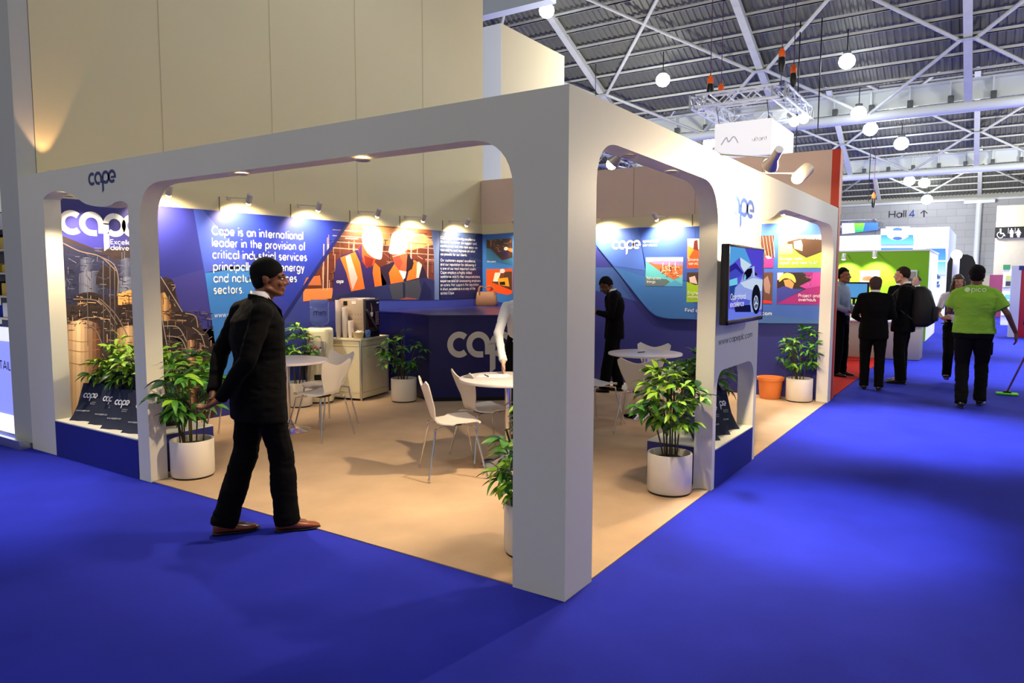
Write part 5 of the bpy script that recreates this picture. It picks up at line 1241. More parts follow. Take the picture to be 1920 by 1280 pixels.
# dark hanging cables
for i, (px, py0, py1, xx) in enumerate(((1533, 160, 250, 22), (1492, 225, 285, 22), (1628, 330, 378, 38))):
    a = at(px, py0, 0, xx); b = at(px, py1, 0, xx); a = Vector((b.x, b.y, roofz(b.x, 24.8 if b.x < 26 else 41.6, 8.6))); mb = MB(); mb.tube([a, b], .02, 5); o = mb.build('hanging_cable', M_BLACK); tag(o, ['dark cable hanging right of the truss', 'dark cable hanging behind the sign box', 'dark cable hanging near the ladder truss'][i], 'cable')

# ------------------------------------------------------------------ stands in the background
M_LIME = mat('lime_wall', (128, 196, 30), .6); M_WP = mat('stand_white', (238, 240, 242), .6); M_SELFLIT = mat('stand_white_selflit', (244, 248, 252), .6, emit=.25)  # last white has emission put in to stand for light on the panels
zt = at(1733, 470, 0, 18.0).z
ls = thing('lime_wall_stand', 'stand with a bright lime green wall and white side behind the group of men', 'stand', (18, -.35, 0))
mb = MB(); mb.box((0, 0, 0), (.1, 5.6, zt)); mb.build('green_wall', M_LIME, ls)
mb = MB(); mb.box((.1, 0, 0), (3.6, .08, zt)); mb.build('side_wall', M_SELFLIT, ls)
mb = MB(); mb.box((-.02, -.02, zt), (3.6, 5.6, zt+.04)); mb.build('fascia', M_WP, ls)
for y0, y1_, z0_, z1_, l_ in ((2.0, 0, 0, 0, ''),):
    pass
for (ax_, ay, bx_, by, sky, obj_, l_) in ((1613, 507, 1649, 534, (226, 224, 220), (150, 80, 60), 'framed picture with a brown building on the lime wall'), (1696, 506, 1718, 544, (160, 160, 150), (90, 90, 84), 'framed grey picture on the lime wall behind the man with a backpack')):
    a = at(ax_, ay, 0, 17.96); b = at(bx_, by, 0, 17.96)
    t = thing('framed_picture', l_, 'picture', (17.94, b.y, b.z), 0, 'framed pictures on the lime wall')
    w_, h_ = a.y-b.y, a.z-b.z
    mb = MB(); mb.box((0, 0, 0), (.04, w_, h_)); mb.build('frame', M_WP, t)
    P_ = [([Vector((-.002, w_*.06, h_*.08)), Vector((-.002, w_*.94, h_*.08)), Vector((-.002, w_*.94, h_*.92)), Vector((-.002, w_*.06, h_*.92))], lin(sky)), ([Vector((-.004, w_*.2, h_*.25)), Vector((-.004, w_*.9, h_*.3)), Vector((-.004, w_*.85, h_*.55)), Vector((-.004, w_*.55, h_*.62)), Vector((-.004, w_*.2, h_*.5))], lin(obj_))]
    build_polys('print', P_, M_INK, t)
for px, py, l_ in ((1640, 478, 'spotlight over the brown building picture on the lime wall'), (1582, 482, 'spotlight at the left end of the lime wall')):
    p = at(px, py, 0, 17.4); t = thing('spotlight', l_, 'spotlight', p, 0, 'spotlights on the lime wall stand')
    mb = MB(); mb.tube([(0, 0, .06), (.6, 0, .08)], .012, 6); mb.build('arm', M_ALU, t); mb = MB(); mb.lathe([(.04, .10), (.06, 0), (.065, -.06), (.0, -.06)], n=12); mb.build('shade', M_ALU, t); mb = MB(); mb.ell((0, 0, -.05), (.05, .05, .03)); mb.build('bulb', M_BULB, t)
    light('SPOT', 'spotlight_lamp', p-Vector((.1, 0, .1)), 160, (1, .9, .5), (18, p.y, 1.5), .03, 75, .6)
# white side niche pictures
mb = MB()
# counter and cloth table on the red carpet, monitor
p = G(1592, 669); t = thing('low_counter', 'low grey counter box on the red carpet under the white cloth table', 'counter', (p.x, p.y-1.25, .007))
mb = MB(); mb.rbox((0, 0, 0), (.7, 2.4, .72), .01); mb.build('body', mat('counter_greige', (176, 168, 156), .6), t); mb = MB(); mb.rbox((-.02, -.02, .72), (.72, 2.42, .76), .008); mb.build('top', M_WP, t)
p = G(1600, 642); t = thing('cloth_table', 'table under a pleated white cloth behind the suited men', 'table', (14.4, .45, .007))
mb = MB(); vs = []; n = 64
for z, f in ((.0, 1.06), (.9, 1.0), (1.0, 1.0)):
    for k in range(n):
        a = 2*PI*k/n; w1 = 1+.04*math.sin(k*PI*.5)*(1 if z < .5 else .3); vs.append(Vector((.45*f*w1*math.cos(a), .55*f*w1*math.sin(a), z)))
fs = [(i*n+k, i*n+(k+1) % n, (i+1)*n+(k+1) % n, (i+1)*n+k) for i in range(2) for k in range(n)]+[tuple(2*n+k for k in range(n))]
mb.add(vs, fs, 0, True); mb.build('cloth', mat('white_cloth', (226, 220, 204), .8), t)
mb = MB(); mb.tube([(0, 0, 0), (0, 0, .95)], .05, 8); mb.build('table_stem', M_CHROME, t)
a = at(1581, 528, 0, 15.2); t = thing('monitor', 'dark monitor on a stand beside the man in the pale blue shirt', 'monitor', (15.2, a.y-.55, .007))
z0_ = at(1590, 561, 0, 15.2).z; z1_ = at(1590, 529, 0, 15.2).z
mb = MB(); mb.rbox((0, 0, z0_), (.05, .62, z1_), .01); mb.build('housing', M_BLACK, t); mb = MB(); mb.box((-.003, .04, z0_+.04), (.0, .58, z1_-.04)); mb.build('screen', mat('monitor_glow', (70, 140, 200), .3, emit=.6), t)
mb = MB(); mb.tube([(.03, .31, 0), (.03, .31, z0_)], .03, 8); mb.lathe([(.25, 0), (.25, .02), (0, .03)], (.03, .31, 0), 16); mb.build('stand', M_BLACK, t)
c_ = G(1600, 674); mb = MB(); mb.tube([c_+Vector((.25*math.cos(a)*(1+.1*math.sin(3*a)), .3*math.sin(a), .012)) for a in [k*2*PI/20 for k in range(20)]], .008, 5, closed=True); o = mb.build('floor_cable', mat('cable_red', (120, 30, 26), .5)); tag(o, 'looped red cable lying on the red carpet', 'cable')

# white and blue two-storey stand
XS = 32.0; ya = at(1776, 500, 0, XS).y; yb2 = at(1560, 500, 0, XS).y; zt2 = at(1776, 425, 0, XS).z
bs = thing('blue_white_stand', 'tall white stand with blue and turquoise panels under the hall lettering', 'stand', (XS, ya, 0))
mb = MB(); mb.box((0, 0, 0), (.2, yb2-ya, zt2*.93)); mb.build('front_wall', M_SELFLIT, bs)
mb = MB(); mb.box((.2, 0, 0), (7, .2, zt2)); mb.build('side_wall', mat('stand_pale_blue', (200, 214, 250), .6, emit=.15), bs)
yt1 = at(1652, 426, 0, XS).y-ya; mb = MB(); mb.box((-.02, 0, zt2*.93), (.2, yt1, zt2)); mb.build('header', M_SELFLIT, bs)
g = Print(0, XS-.05); g.zoom(1560, 380, 5.333)
g.grad([(490, 322), (814, 322), (814, 416), (490, 416)], (60, 120, 220), (110, 206, 240), 6); g.grad([(490, 452), (810, 452), (810, 486), (490, 486)], (60, 130, 220), (90, 160, 230), 3)
g.poly([(540, 240), (780, 240), (760, 345), (560, 345)], (250, 250, 252), 2); g.disc((655, 310), 110, 66, (250, 251, 253), 2.4); g.disc((655, 268), 48, 20, (60, 96, 190), 3); g.disc((655, 356), 48, 18, (60, 96, 190), 3); g.poly([(600, 278), (710, 278), (710, 286), (600, 286)], (250, 250, 252), 3.4)
wu_ = g.build('upper_graphic', M_INK); wu_.parent = bs; wu_.matrix_parent_inverse = Matrix.Translation(-Vector(bs.location)); g = Print(0, XS-.05); g.zoom(1560, 380, 5.333); g.grad([(935, 460), (1136, 456), (1136, 568), (990, 566)], (70, 130, 225), (90, 176, 235), 5); g.grad([(1032, 590), (1136, 588), (1136, 720), (1032, 720)], (120, 210, 232), (230, 246, 252), 6)
for x_, y_, c in ((1030, 720, (50, 80, 120)), (1050, 735, (80, 110, 150)), (1036, 790, (60, 100, 160)), (1045, 820, (90, 130, 190))): g.poly([(x_, y_), (x_+34, y_-6), (x_+30, y_+22), (x_, y_+24)], c, 3)
o_g = g; g = Print(0, XS-.04); g.zoom(1560, 380, 5.333); g.grad([(100, 205), (460, 200), (460, 270), (100, 312)], (120, 200, 40), (40, 150, 110), 4, 1.5); g.poly([(330, 200), (460, 200), (460, 270), (310, 285)], (44, 90, 200), 2); g.poly([(100, 205), (220, 203), (230, 300), (100, 312)], (236, 244, 230), 2)
wq_ = g.build('banner_print', M_INK); wq_.parent = bs; wq_.matrix_parent_inverse = Matrix.Translation(-Vector(bs.location)); g = o_g
wp_ = g.build('graphics', M_INK); wp_.parent = bs; wp_.matrix_parent_inverse = Matrix.Translation(-Vector(bs.location))
mb = MB(); mb.box((0, -.02, 0), (3.0, .0, .9)); 
t = thing('lamp_stand', 'white stand with a dazzling lamp beside the blue and white stand', 'lamp', (at(1789, 560, 0, 24).x, at(1789, 560, 0, 24).y, 0)); zl = at(1791, 478, 0, 24).z
mb = MB(); mb.tube([(0, 0, 0), (0, 0, zl-.1)], .10, 10); mb.build('pole', M_WP, t); mb = MB(); mb.ell((-.1, 0, zl), (.16, .16, .16)); mb.build('bulb', M_BULBC, t); mb = MB(); mb.rbox((0, -.12, zl-.12), (.2, .12, zl+.12), .03); mb.build('housing', M_ALU, t)
p = at(1802, 500, 0, 27); zt3 = at(1802, 477, 0, 27).z; t = thing('black_banner', 'tall black rounded banner right of the dazzling lamp', 'banner', (27, p.y, 0)); mb = MB(); yw = .42; mb.prism([Vector((0, yw*x, z)) for x, z in ((-1, 0), (1, 0), (1, zt3-.3), (.8, zt3-.08), (.4, zt3), (-.4, zt3), (-.8, zt3-.08), (-1, zt3-.3))], (.1, 0, 0)); mb.build('panel', M_BLACK, t)
mb = MB(); mb.box((-.2, -.5, 0), (.3, .5, .04)); mb.build('foot', M_BLACK, t)
# far right stands
def fbox(name, label, cat, X, px0, py0, px1, py1, mt, depth=.3, group=None, floor=False):
    a = at(px0, py0, 0, X); b = at(px1, py1, 0, X); z0 = 0 if floor else b.z
    t = thing(name, label, cat, (X, b.y, z0), 0, group); mb = MB(); mb.rbox((0, 0, 0), (depth, a.y-b.y, a.z-z0), .01); mb.build('body', mt, t); return t, a.y-b.y, a.z-z0
t, w_, h_ = fbox('pink_panel_stand', 'purple pink panel glimpsed beside the green shirt', 'stand', 33, 1856, 515, 1881, 560, mat('magenta_panel', (176, 76, 120), .6), floor=True)
mb = MB(); mb.box((0, w_, 0), (.3, w_+1.6, h_*.98)); mb.build('cream_panel', M_CREAM, t)
t, w_, h_ = fbox('display_case', 'bright white display case with shelves of small items', 'display case', 27, 1882, 505, 1908, 575, M_SELFLIT, .5, floor=True)
for k, (z, c) in enumerate(((.35, (230, 240, 244)), (.9, (120, 206, 214)), (1.35, (60, 60, 66)), (1.55, (190, 196, 110)))): mb = MB(); mb.box((-.03, .08, z), (.0, w_-.08, z+.16)); mb.build('tray', mat('tray_%d' % k, c, .5, emit=.2), t)
for z in (.3, .8, 1.28): mb = MB(); mb.box((-.05, 0, z), (.0, w_, z+.04)); mb.build('shelf', M_ALU, t)
mb = MB(); mb.box((-.05, w_*.6, h_), (.1, w_+.02, h_+.16)); mb.build('green_flag', mat('flag_green', (60, 150, 90), .6), t)
t, w_, h_ = fbox('red_stand', 'red stand with black ring ornaments at the right edge', 'stand', 21, 1911, 498, 1960, 590, mat('stand_red', (206, 36, 52), .5), .4, floor=True)
mb = MB(); mb.box((-.02, w_-.06, 0), (.4, w_+.16, h_)); mb.build('post', M_WP, t)
mb = MB(); mb.box((-.03, 0, h_-.12), (.0, w_, h_)); mb.build('header', mat('header_blue', (60, 60, 130), .5), t)
for k in range(4): 
    for s_ in (0, 1): mb = MB(); mb.lathe([(.10, 0), (.13, 0), (.13, .02), (.10, .02), (.10, 0)], (-.03, w_-.30-s_*.3, .4+k*.32), 16, mtx=Matrix.Rotation(PI/2, 4, 'Y')); mb.build('ring', M_BLACK, t)
t, w_, h_ = fbox('grey_cabinet', 'tall grey cabinet beside the white display case', 'cabinet', 24, 1903, 540, 1910, 585, mat('cab_grey', (150, 152, 156), .5), .5, floor=True)
mb = MB(); mb.box((-.02, .03, .1), (0, w_-.03, h_-.05)); mb.build('door', mat('cab_grey2', (170, 172, 176), .5), t)
# ------------------------------------------------------------------ people
def remesh(mb, voxel, smooth=2, noise_amp=0.0, nscale=(6, 6, 3), seed=0):
    me = mb.mesh('tmp'); o = bpy.data.objects.new('tmp', me); COL.objects.link(o)
    r = o.modifiers.new('r', 'REMESH'); r.mode = 'VOXEL'; r.voxel_size = voxel; r.use_smooth_shade = True
    if smooth: s = o.modifiers.new('s', 'SMOOTH'); s.factor = .5; s.iterations = smooth
    dg = bpy.context.evaluated_depsgraph_get(); dg.update(); ev = o.evaluated_get(dg)
    out = bpy.data.meshes.new_from_object(ev, depsgraph=dg)
    bpy.data.objects.remove(o); bpy.data.meshes.remove(me)
    if noise_amp:
        nr = [Vector(v.normal) for v in out.vertices]
        for v, n in zip(out.vertices, nr):
            p = v.co; a = noise.noise(Vector((p.x*nscale[0]+seed, p.y*nscale[1], p.z*nscale[2])))
            b_ = noise.noise(Vector((p.x*nscale[0]*3+seed, p.y*nscale[1]*3, p.z*nscale[2]*4.0+7)))
            c_ = 1-abs(noise.noise(Vector((p.x*nscale[0]*2.2+seed*2, p.y*nscale[1]*2.2, p.z*nscale[2]*3.0+3))))*2
            v.co = p+n*(a*noise_amp+b_*noise_amp*.35+c_*noise_amp*.45)
    for p in out.polygons: p.use_smooth = True
    return out
def V(*a): return Vector(a)
def basis(axis, fwd):
    """x and y directions of a cross-section perpendicular to axis, y kept near fwd"""
    a = axis.normalized(); y = (fwd-a*fwd.dot(a)).normalized(); return y.cross(a).normalized(), y
def person(label, x, y, fx, fy, H=1.75, pose=None, top='suit', top_mat=None, leg_mat=None, skin=None, hair=None, hair_style='short', shoe_mat=None, shirt_mat=None, voxel=.011, build=1.0, z0=0.0, fold=.006, long_hem=.78, seed=1, extras=None):
    k = H/1.75
    drop = V(0, .004, -.014)
    J = dict(pel=V(0, 0, .94), wai=V(0, 0, 1.08), che=V(0, -.005, 1.29), nek=V(0, -.015, 1.475), hed=V(0, .02, 1.625), hy=0.0, hp=0.0,
             shL=V(-.175, -.01, 1.405), shR=V(.175, -.01, 1.405), elL=V(-.235, -.04, 1.13), elR=V(.235, -.04, 1.13), wrL=V(-.235, .05, .89), wrR=V(.235, .05, .89),
             hiL=V(-.09, 0, .93), hiR=V(.09, 0, .93), knL=V(-.10, .025, .50), knR=V(.10, .025, .50), anL=V(-.105, -.02, .085), anR=V(.105, -.02, .085), ftL=0.12, ftR=-0.12,
             haL=None, haR=None, tip=0.0, liftL=0.0, liftR=0.0)
    for q, v in (pose or {}).items(): J[q] = V(*v) if isinstance(v, tuple) else v
    J['hed'] = J['hed']+drop
    t = thing('person', label, 'person', (x, y, z0), math.atan2(-fx, fy))
    S_ = Matrix.Scale(k, 4)
    def fin(name, me, mt, parent=t):
        me.transform(S_); return link(name, me, mt, parent)
    wd = build
    # head frame
    HM = Matrix.Translation(J['hed']) @ Euler((J['hp'], 0, J['hy'])).to_matrix().to_4x4()
    H3 = HM.to_3x3().to_4x4()
    def h(*p): return HM @ V(*p)
    body = MB()
    body.ell(h(0, -.012, .035), (.074, .094, .092), mtx=H3, sub=3); body.ell(h(0, -.03, -.01), (.066, .07, .07), mtx=H3)
    body.ell(h(0, .030, -.030), (.058, .062, .078), mtx=H3, sub=3); body.ell(h(0, .055, -.082), (.030, .028, .024), mtx=H3)
    for s_ in (-1, 1):
        body.cap(h(s_*.058, .0, -.055), h(s_*.022, .066, -.086), .018, .016); body.ell(h(s_*.038, .068, -.022), (.020, .016, .020), mtx=H3)
        body.cap(h(s_*.014, .086, .024), h(s_*.048, .070, .022), .010, .009)
        body.ell(h(s_*.075, -.012, -.004), (.009, .020, .033), mtx=H3); body.ell(h(s_*.080, -.020, .008), (.007, .014, .018), mtx=H3)
    body.cap(h(0, .084, .018), h(0, .106, -.020), .008, .012); body.cap(h(-.012, .094, -.026), h(.012, .094, -.026), .009, .009)
    body.cap(h(-.018, .084, -.052), h(.018, .084, -.052), .008, .008); body.cap(h(-.015, .083, -.062), h(.015, .083, -.062), .008, .008)
    body.cap(J['nek']+V(0, 0, -.04), h(0, -.02, -.05), .060*wd**.5, .054)
    fw = V(0, 1, 0)
    # torso of the body
    ch, wa, pe, ne = J['che'], J['wai'], J['pel'], J['nek']
    def sec(p, ax, rx, ry): xd, yd = basis(ax, fw); return (p, rx, ry, xd, yd)
    body.loft([sec(pe+V(0, 0, -.06), wa-pe, .14*wd, .10), sec(pe, wa-pe, .155*wd, .11*wd), sec(wa, ch-pe, .13*wd, .095*wd), sec(ch, ne-wa, .155*wd, .105*wd), sec(ch.lerp(ne, .6), ne-ch, .14, .08), sec(ne, ne-ch, .06, .055)])
    def arm(mb, s_, r0, r1, r2, upto=1.0, frm=0.0):
        a, b, c = J['sh'+s_], J['el'+s_], J['wr'+s_]
        mb.cap(a, b, r0, r1); c2 = b.lerp(c, upto); mb.cap(b, c2, r1, r1+(r2-r1)*upto)
    for s_ in 'LR':
        arm(body, s_, .042, .034, .024)
        # hand: palm and five curled fingers
        w0 = J['wr'+s_]; d = J['ha'+s_]
        if d is None: d = (w0-J['el'+s_]).normalized()*.8+V(0, .05, -.4)
        d = d.normalized(); side = -1 if s_ == 'L' else 1
        inward = V(-side, .25, 0) if abs(d.x) < .8 else V(0, 1, 0)
        if J.get('palm'+s_) is not None: inward = J['palm'+s_]
        inward = (inward-d*inward.dot(d)).normalized(); across = d.cross(inward).normalized()  # across the knuckles
        if across.y < 0: across = -across
        body.loft([(w0-d*.01, .022, .017, across, inward), (w0+d*.02, .030, .016, across, inward), (w0+d*.06, .041, .016, across, inward), (w0+d*.088, .040, .013, across, inward)], n=12)
        cu = J.get('curl', .45)
        for i, (o_, ln) in enumerate(((.030, .070), (.010, .078), (-.010, .072), (-.029, .058))):
            p = w0+d*.082+across*o_; q = d.copy(); r = .0088
            for sg_ in range(3):
                q = (q*math.cos(cu)+inward*math.sin(cu)).normalized() if sg_ else (q+inward*.15).normalized()
                p2 = p+q*ln*(.44, .32, .24)[sg_]; body.cap(p, p2, r, r*.92, n=8); p = p2; r *= .93
        p = w0+d*.025+across*.028; q = (d*.75+across*.65+inward*.35).normalized(); p2 = p+q*.04; body.cap(p, p2, .012, .010, n=8); body.cap(p2, p2+(q*.5+d*.6+inward*.2).normalized()*.032, .010, .0085, n=8)
        # legs inside the trousers
        body.cap(J['hi'+s_], J['kn'+s_], .078*wd**.5, .052); body.cap(J['kn'+s_], J['an'+s_], .050, .034)
        ft = J['ft'+s_]; fd = V(math.sin(-ft), math.cos(ft), 0); an = J['an'+s_]
        body.cap(an+V(0, 0, -.03), an+V(0, 0, -.045)+fd*.10, .030, .026)
    SK = skin or mat('skin_tan', (150, 98, 70), .55)
    fin('body', remesh(body, voxel*.62, 2), SK)
    # eyes and brows
    for s_ in (-1, 1):
        mb = MB(); mb.ell(h(s_*.031, .079, .004), (.0125, .008, .0065), mtx=H3); e = mb.mesh('eye'); o = fin('eye', e, mat('eye_white', (216, 208, 200), .3))
        mb = MB(); mb.ell(h(s_*.031, .0865, .004), (.005, .003, .005), mtx=H3, sub=1); me = mb.mesh('iris'); me.transform(S_); o2 = link('iris', me, M_BLACK, o)
        mb = MB(); mb.tube([h(s_*.016, .090, .026), h(s_*.034, .088, .031), h(s_*.050, .074, .026)], [.003, .004, .002], 6); fin('eyebrow', mb.mesh('eyebrow'), hair or M_BLACK)
    mb = MB(); mb.tube([h(-.021, .083, -.057), h(0, .0915, -.0565), h(.021, .083, -.057)], [.002, .0045, .002], 8); fin('lips', mb.mesh('lips'), mat('lip_tone', (140, 70, 60), .5))
    # hair
    bm = bmesh.new(); bmesh.ops.create_icosphere(bm, subdivisions=4, radius=1); dl = []
    for v in bm.verts:
        p = v.co.copy(); q = V(p.x*.084, p.y*.104-.018, p.z*.103+.034); n_ = noise.noise(q*40+V(seed, 0, 0))*.006+noise.noise(q*14)*.008+noise.noise(q*90)*.003
        q += p*n_
        yy, zz_ = q.y, q.z; line = .066 if yy > .03 else (.066-(.03-yy)*1.1 if yy > -.03 else -.06)
        if hair_style == 'bald' : line = .02 if yy < -.02 else .2
        if hair_style == 'long': line = .050 if yy > .045 else -.08
        if yy > .01 and hair_style != 'long' and abs(q.x) > .055: line = max(line, .02)
        if zz_ < line: dl.append(v)
        v.co = h(*q)
    bmesh.ops.delete(bm, geom=dl, context='VERTS'); bmesh.ops.solidify(bm, geom=bm.faces[:], thickness=.006)
    mb = MB(); mb.frombm(bm, 0, None, True)
    if hair_style == 'long':
        for s_ in (-1, 1):
            mb.loft([(h(s_*.066, -.0, .03), .026, .05, V(1, 0, 0), V(0, 1, 0)), (h(s_*.080, .0, -.05), .026, .05, V(1, 0, 0), V(0, 1, 0)), (h(s_*.088, .0, -.13), .030, .045, V(1, 0, 0), V(0, 1, 0)), (h(s_*.085, .01, -.20), .018, .03, V(1, 0, 0), V(0, 1, 0))], n=12)
        mb.loft([(h(0, -.07, .02), .075, .04, V(1, 0, 0), V(0, 1, 0)), (h(0, -.075, -.08), .085, .035, V(1, 0, 0), V(0, 1, 0)), (h(0, -.07, -.19), .07, .025, V(1, 0, 0), V(0, 1, 0))], n=14)
    elif hair_style == 'full':
        mb.ell(h(0, -.020, .052), (.088, .100, .084), sub=3, mtx=H3); mb.ell(h(0, -.050, -.005), (.074, .058, .070), sub=3, mtx=H3)
    fin('hair', mb.mesh('hair'), hair or mat('hair_black', (14, 12, 12), .6))
    # trousers
    LM = leg_mat or mat('suit_black', (5, 5, 7), .92, spec=.15)
    tr_ = MB()
    tr_.loft([sec(pe+V(0, .0, -.10), wa-pe, .165*wd, .115*wd), sec(pe, wa-pe, .175*wd, .125*wd), sec(pe.lerp(wa, .6), wa-pe, .155*wd, .115*wd), sec(wa, wa-pe, .145*wd, .108*wd)])
    for s_ in 'LR':
        hi, kn, an = J['hi'+s_], J['kn'+s_], J['an'+s_]
        tr_.cap(hi+V(0, 0, -.02), kn, .100*wd**.7, .074); 
        xd, yd = basis(kn-an, fw); lo = an+(an-kn).normalized()*.035
        tr_.loft([(kn, .074, .076, xd, yd), (kn.lerp(an, .45), .070, .078, xd, yd), (kn.lerp(an, .85), .066, .076, xd, yd), (lo, .066, .080, xd, yd)], n=16)
    fin('trousers', remesh(tr_, voxel, 2, fold, (5, 5, 9), seed), LM)
    # shoes
    SM = shoe_mat or mat('black_leather', (18, 16, 16), .3, coat=.3)
    for s_ in 'LR':
        an = J['an'+s_]; ft = J['ft'+s_]; lift = J['lift'+s_]
        R_ = Matrix.Translation(V(an.x, an.y, an.z-.085)) @ Euler((-lift, 0, ft)).to_matrix().to_4x4()
        def q_(*p): return R_ @ V(*p)
        XD = (R_.to_3x3() @ V(1, 0, 0)); ZD = (R_.to_3x3() @ V(0, 0, 1))
        mb = MB(); mb.loft([(q_(0, -.072, .040), .022, .024, XD, ZD), (q_(0, -.062, .045), .032, .038, XD, ZD), (q_(0, -.02, .052), .037, .042, XD, ZD), (q_(0, .03, .046), .038, .036, XD, ZD), (q_(0, .08, .034), .043, .024, XD, ZD), (q_(0, .13, .029), .043, .019, XD, ZD), (q_(0, .175, .025), .032, .014, XD, ZD), (q_(0, .198, .021), .012, .007, XD, ZD)], n=18)
        sh = fin('shoe', mb.mesh('shoe'), SM)
        mb = MB(); mb.loft([(q_(0, -.076, .008), .024, .008, XD, ZD), (q_(0, -.05, .008), .036, .008, XD, ZD), (q_(0, .03, .009), .036, .007, XD, ZD), (q_(0, .10, .009), .046, .006, XD, ZD), (q_(0, .17, .010), .036, .006, XD, ZD), (q_(0, .203, .011), .012, .005, XD, ZD)], n=16, power=3); me = mb.mesh('sole'); me.transform(S_); link('sole', me, M_BLACK, sh)
        mb = MB()
        for i in range(3): mb.tube([q_(-.014, .045+i*.014, .079-i*.006), q_(.014, .045+i*.014, .079-i*.006)], .002, 5)
        me = mb.mesh('laces'); me.transform(S_); link('laces', me, M_BLACK, sh)
    # upper garment
    g_ = MB(); sl = {'suit': (1.0, .060, .050, .038), 'shirt': (1.0, .053, .044, .034), 'rolled': (.62, .056, .050, .046), 'tee': (-1, .064, .060, .055), 'blouse': (-1, .055, .052, .05)}[top]
    tw_ = {'suit': 1.0, 'shirt': .93, 'rolled': .93, 'tee': 1.02, 'blouse': .86}[top]*wd
    fullh = {'suit': long_hem, 'shirt': .98, 'rolled': .98, 'tee': .90, 'blouse': .98}[top]
    hp_ = pe+V(0, 0, fullh-.94)
    fl = .185 if top == 'suit' else (.180 if top == 'tee' else .158)
    g_.loft([sec(hp_, wa-pe, fl*tw_, .140*tw_), sec(hp_.lerp(pe+V(0, 0, .04), .6) if fullh < .9 else hp_+V(0, 0, .03), wa-pe, (fl-.002)*tw_, .138*tw_), sec(wa+V(0, 0, .02), ch-pe, .158*tw_, .124*tw_), sec(ch+V(0, 0, -.06), ne-wa, .178*tw_, .134*tw_), sec(ch.lerp(ne, .25), ne-wa, .186*tw_, .128*tw_), sec(ch.lerp(ne, .62), ne-ch, .172*tw_, .098), sec(ch.lerp(ne, .86), ne-ch, .105, .078), sec(ne+V(0, 0, -.005), ne-ch, .070, .066)]+([sec(ne+V(0, -.012, .022), ne-ch, .064, .058)] if top == 'suit' else []), n=28)
    for s_ in 'LR':
        g_.cap(ne+V(0, -.01, -.030), J['sh'+s_]+V(0, 0, -.004), .056, sl[1]*1.0*wd**.4)
        a, b, c = J['sh'+s_], J['el'+s_], J['wr'+s_]
        if sl[0] > 0:
            g_.cap(a, b, sl[1]*wd**.5, sl[2]); e = b.lerp(c, sl[0]*(.96 if sl[0] == 1 else 1)); 
            xd, yd = basis(e-b, fw if abs((e-b).normalized().y) < .9 else V(0, 0, 1)); g_.loft([(b, sl[2], sl[2], xd, yd), (b.lerp(e, .5), (sl[2]+sl[3])/2, (sl[2]+sl[3])/2, xd, yd), (e, sl[3], sl[3], xd, yd)], n=14, power=2)
        else:
            e = a.lerp(b, .72); xd, yd = basis(e-a, fw if abs((e-a).normalized().y) < .9 else V(0, 0, 1)); g_.loft([(a, sl[1]*wd**.5, sl[1]*wd**.5, xd, yd), (e, sl[2]*1.12*wd**.5, sl[2]*1.12*wd**.5, xd, yd)], n=16, power=2)
    gm = remesh(g_, voxel, 2, fold, (5, 5, 8), seed+3)
    nm = {'suit': 'jacket', 'shirt': 'shirt', 'rolled': 'shirt', 'tee': 't_shirt', 'blouse': 'blouse'}[top]
    go = fin(nm, gm, top_mat or mat('suit_black', (5, 5, 7), .92, spec=.15))
    if top in ('suit', 'shirt', 'rolled'):
        WS = shirt_mat or (top_mat if top != 'suit' else None) or mat('white_shirt', (232, 230, 232), .7)
        mb = MB(); cpts = []
        for i in range(19):
            a = PI/2+.22+i*(2*PI-.44)/18; hgt = .030+.016*(-math.sin(a))
            cpts.append((ne+V(.066*math.cos(a), .064*math.sin(a)+.002, -.015+hgt*.3-.02*max(0, math.sin(a))), ne+V(.059*math.cos(a), .058*math.sin(a)+.006, .032+hgt*.35-.022*max(0, math.sin(a)))))
        vs = [p for c in cpts for p in c]+[p+(p-ne).normalized()*.004 for c in cpts for p in c]; n2 = len(cpts)*2; fs = []
        for i in range(len(cpts)-1): a = i*2; fs += [(a, a+1, a+3, a+2), (n2+a, n2+a+2, n2+a+3, n2+a+1), (a+1, n2+a+1, n2+a+3, a+3), (a, a+2, n2+a+2, n2+a)]
        mb.add(vs, fs, 0, True); fin('collar', mb.mesh('collar'), WS)
    if top == 'suit':
        # shirt front wedge and lapels
        mb = MB(); f0 = ne+V(0, .060, -.01); f1 = ch+V(0, .130*tw_, -.03)
        mb.add([ne+V(-.055, .035, .0), f0+V(0, .006, 0), ne+V(.055, .035, .0), f1+V(.0, .004, -.02), ch.lerp(ne, .55)+V(-.05, .098, 0), ch.lerp(ne, .55)+V(.05, .098, 0)], [(0, 1, 3, 4), (1, 2, 5, 3)], 0, True)
        fin('shirt_front', mb.mesh('shirt_front'), WS)
        for s_ in (-1, 1):
            mb = MB(); P = [ne+V(s_*.058, .010, .022), ne+V(s_*.030, .064, -.02), f1+V(0, .010, -.04), ch.lerp(ne, .35)+V(s_*.075, .124, 0), ch.lerp(ne, .62)+V(s_*.088, .104, 0)]
            mb.prism(P if s_ > 0 else P[::-1], (0, .006, 0)); fin('lapel', mb.mesh('lapel'), top_mat or MATS['suit_black'])
    if extras: extras(t, J, k, go, h, fin, S_)
    return t
SK_T = mat('skin_tan', (150, 98, 70), .5); SK_L = mat('skin_light', (206, 160, 136), .5); SK_D = mat('skin_brown', (96, 60, 42), .5)
HB = mat('hair_black', (14, 12, 12), .85, spec=.2, bump=.8, bscale=90); HG = mat('hair_dark_brown', (44, 32, 28), .85, spec=.2, bump=.8, bscale=90); HGR = mat('hair_greying', (70, 56, 50), .85, spec=.2, bump=.8, bscale=90)
BLK = mat('suit_black', (5, 5, 7), .92, spec=.15)
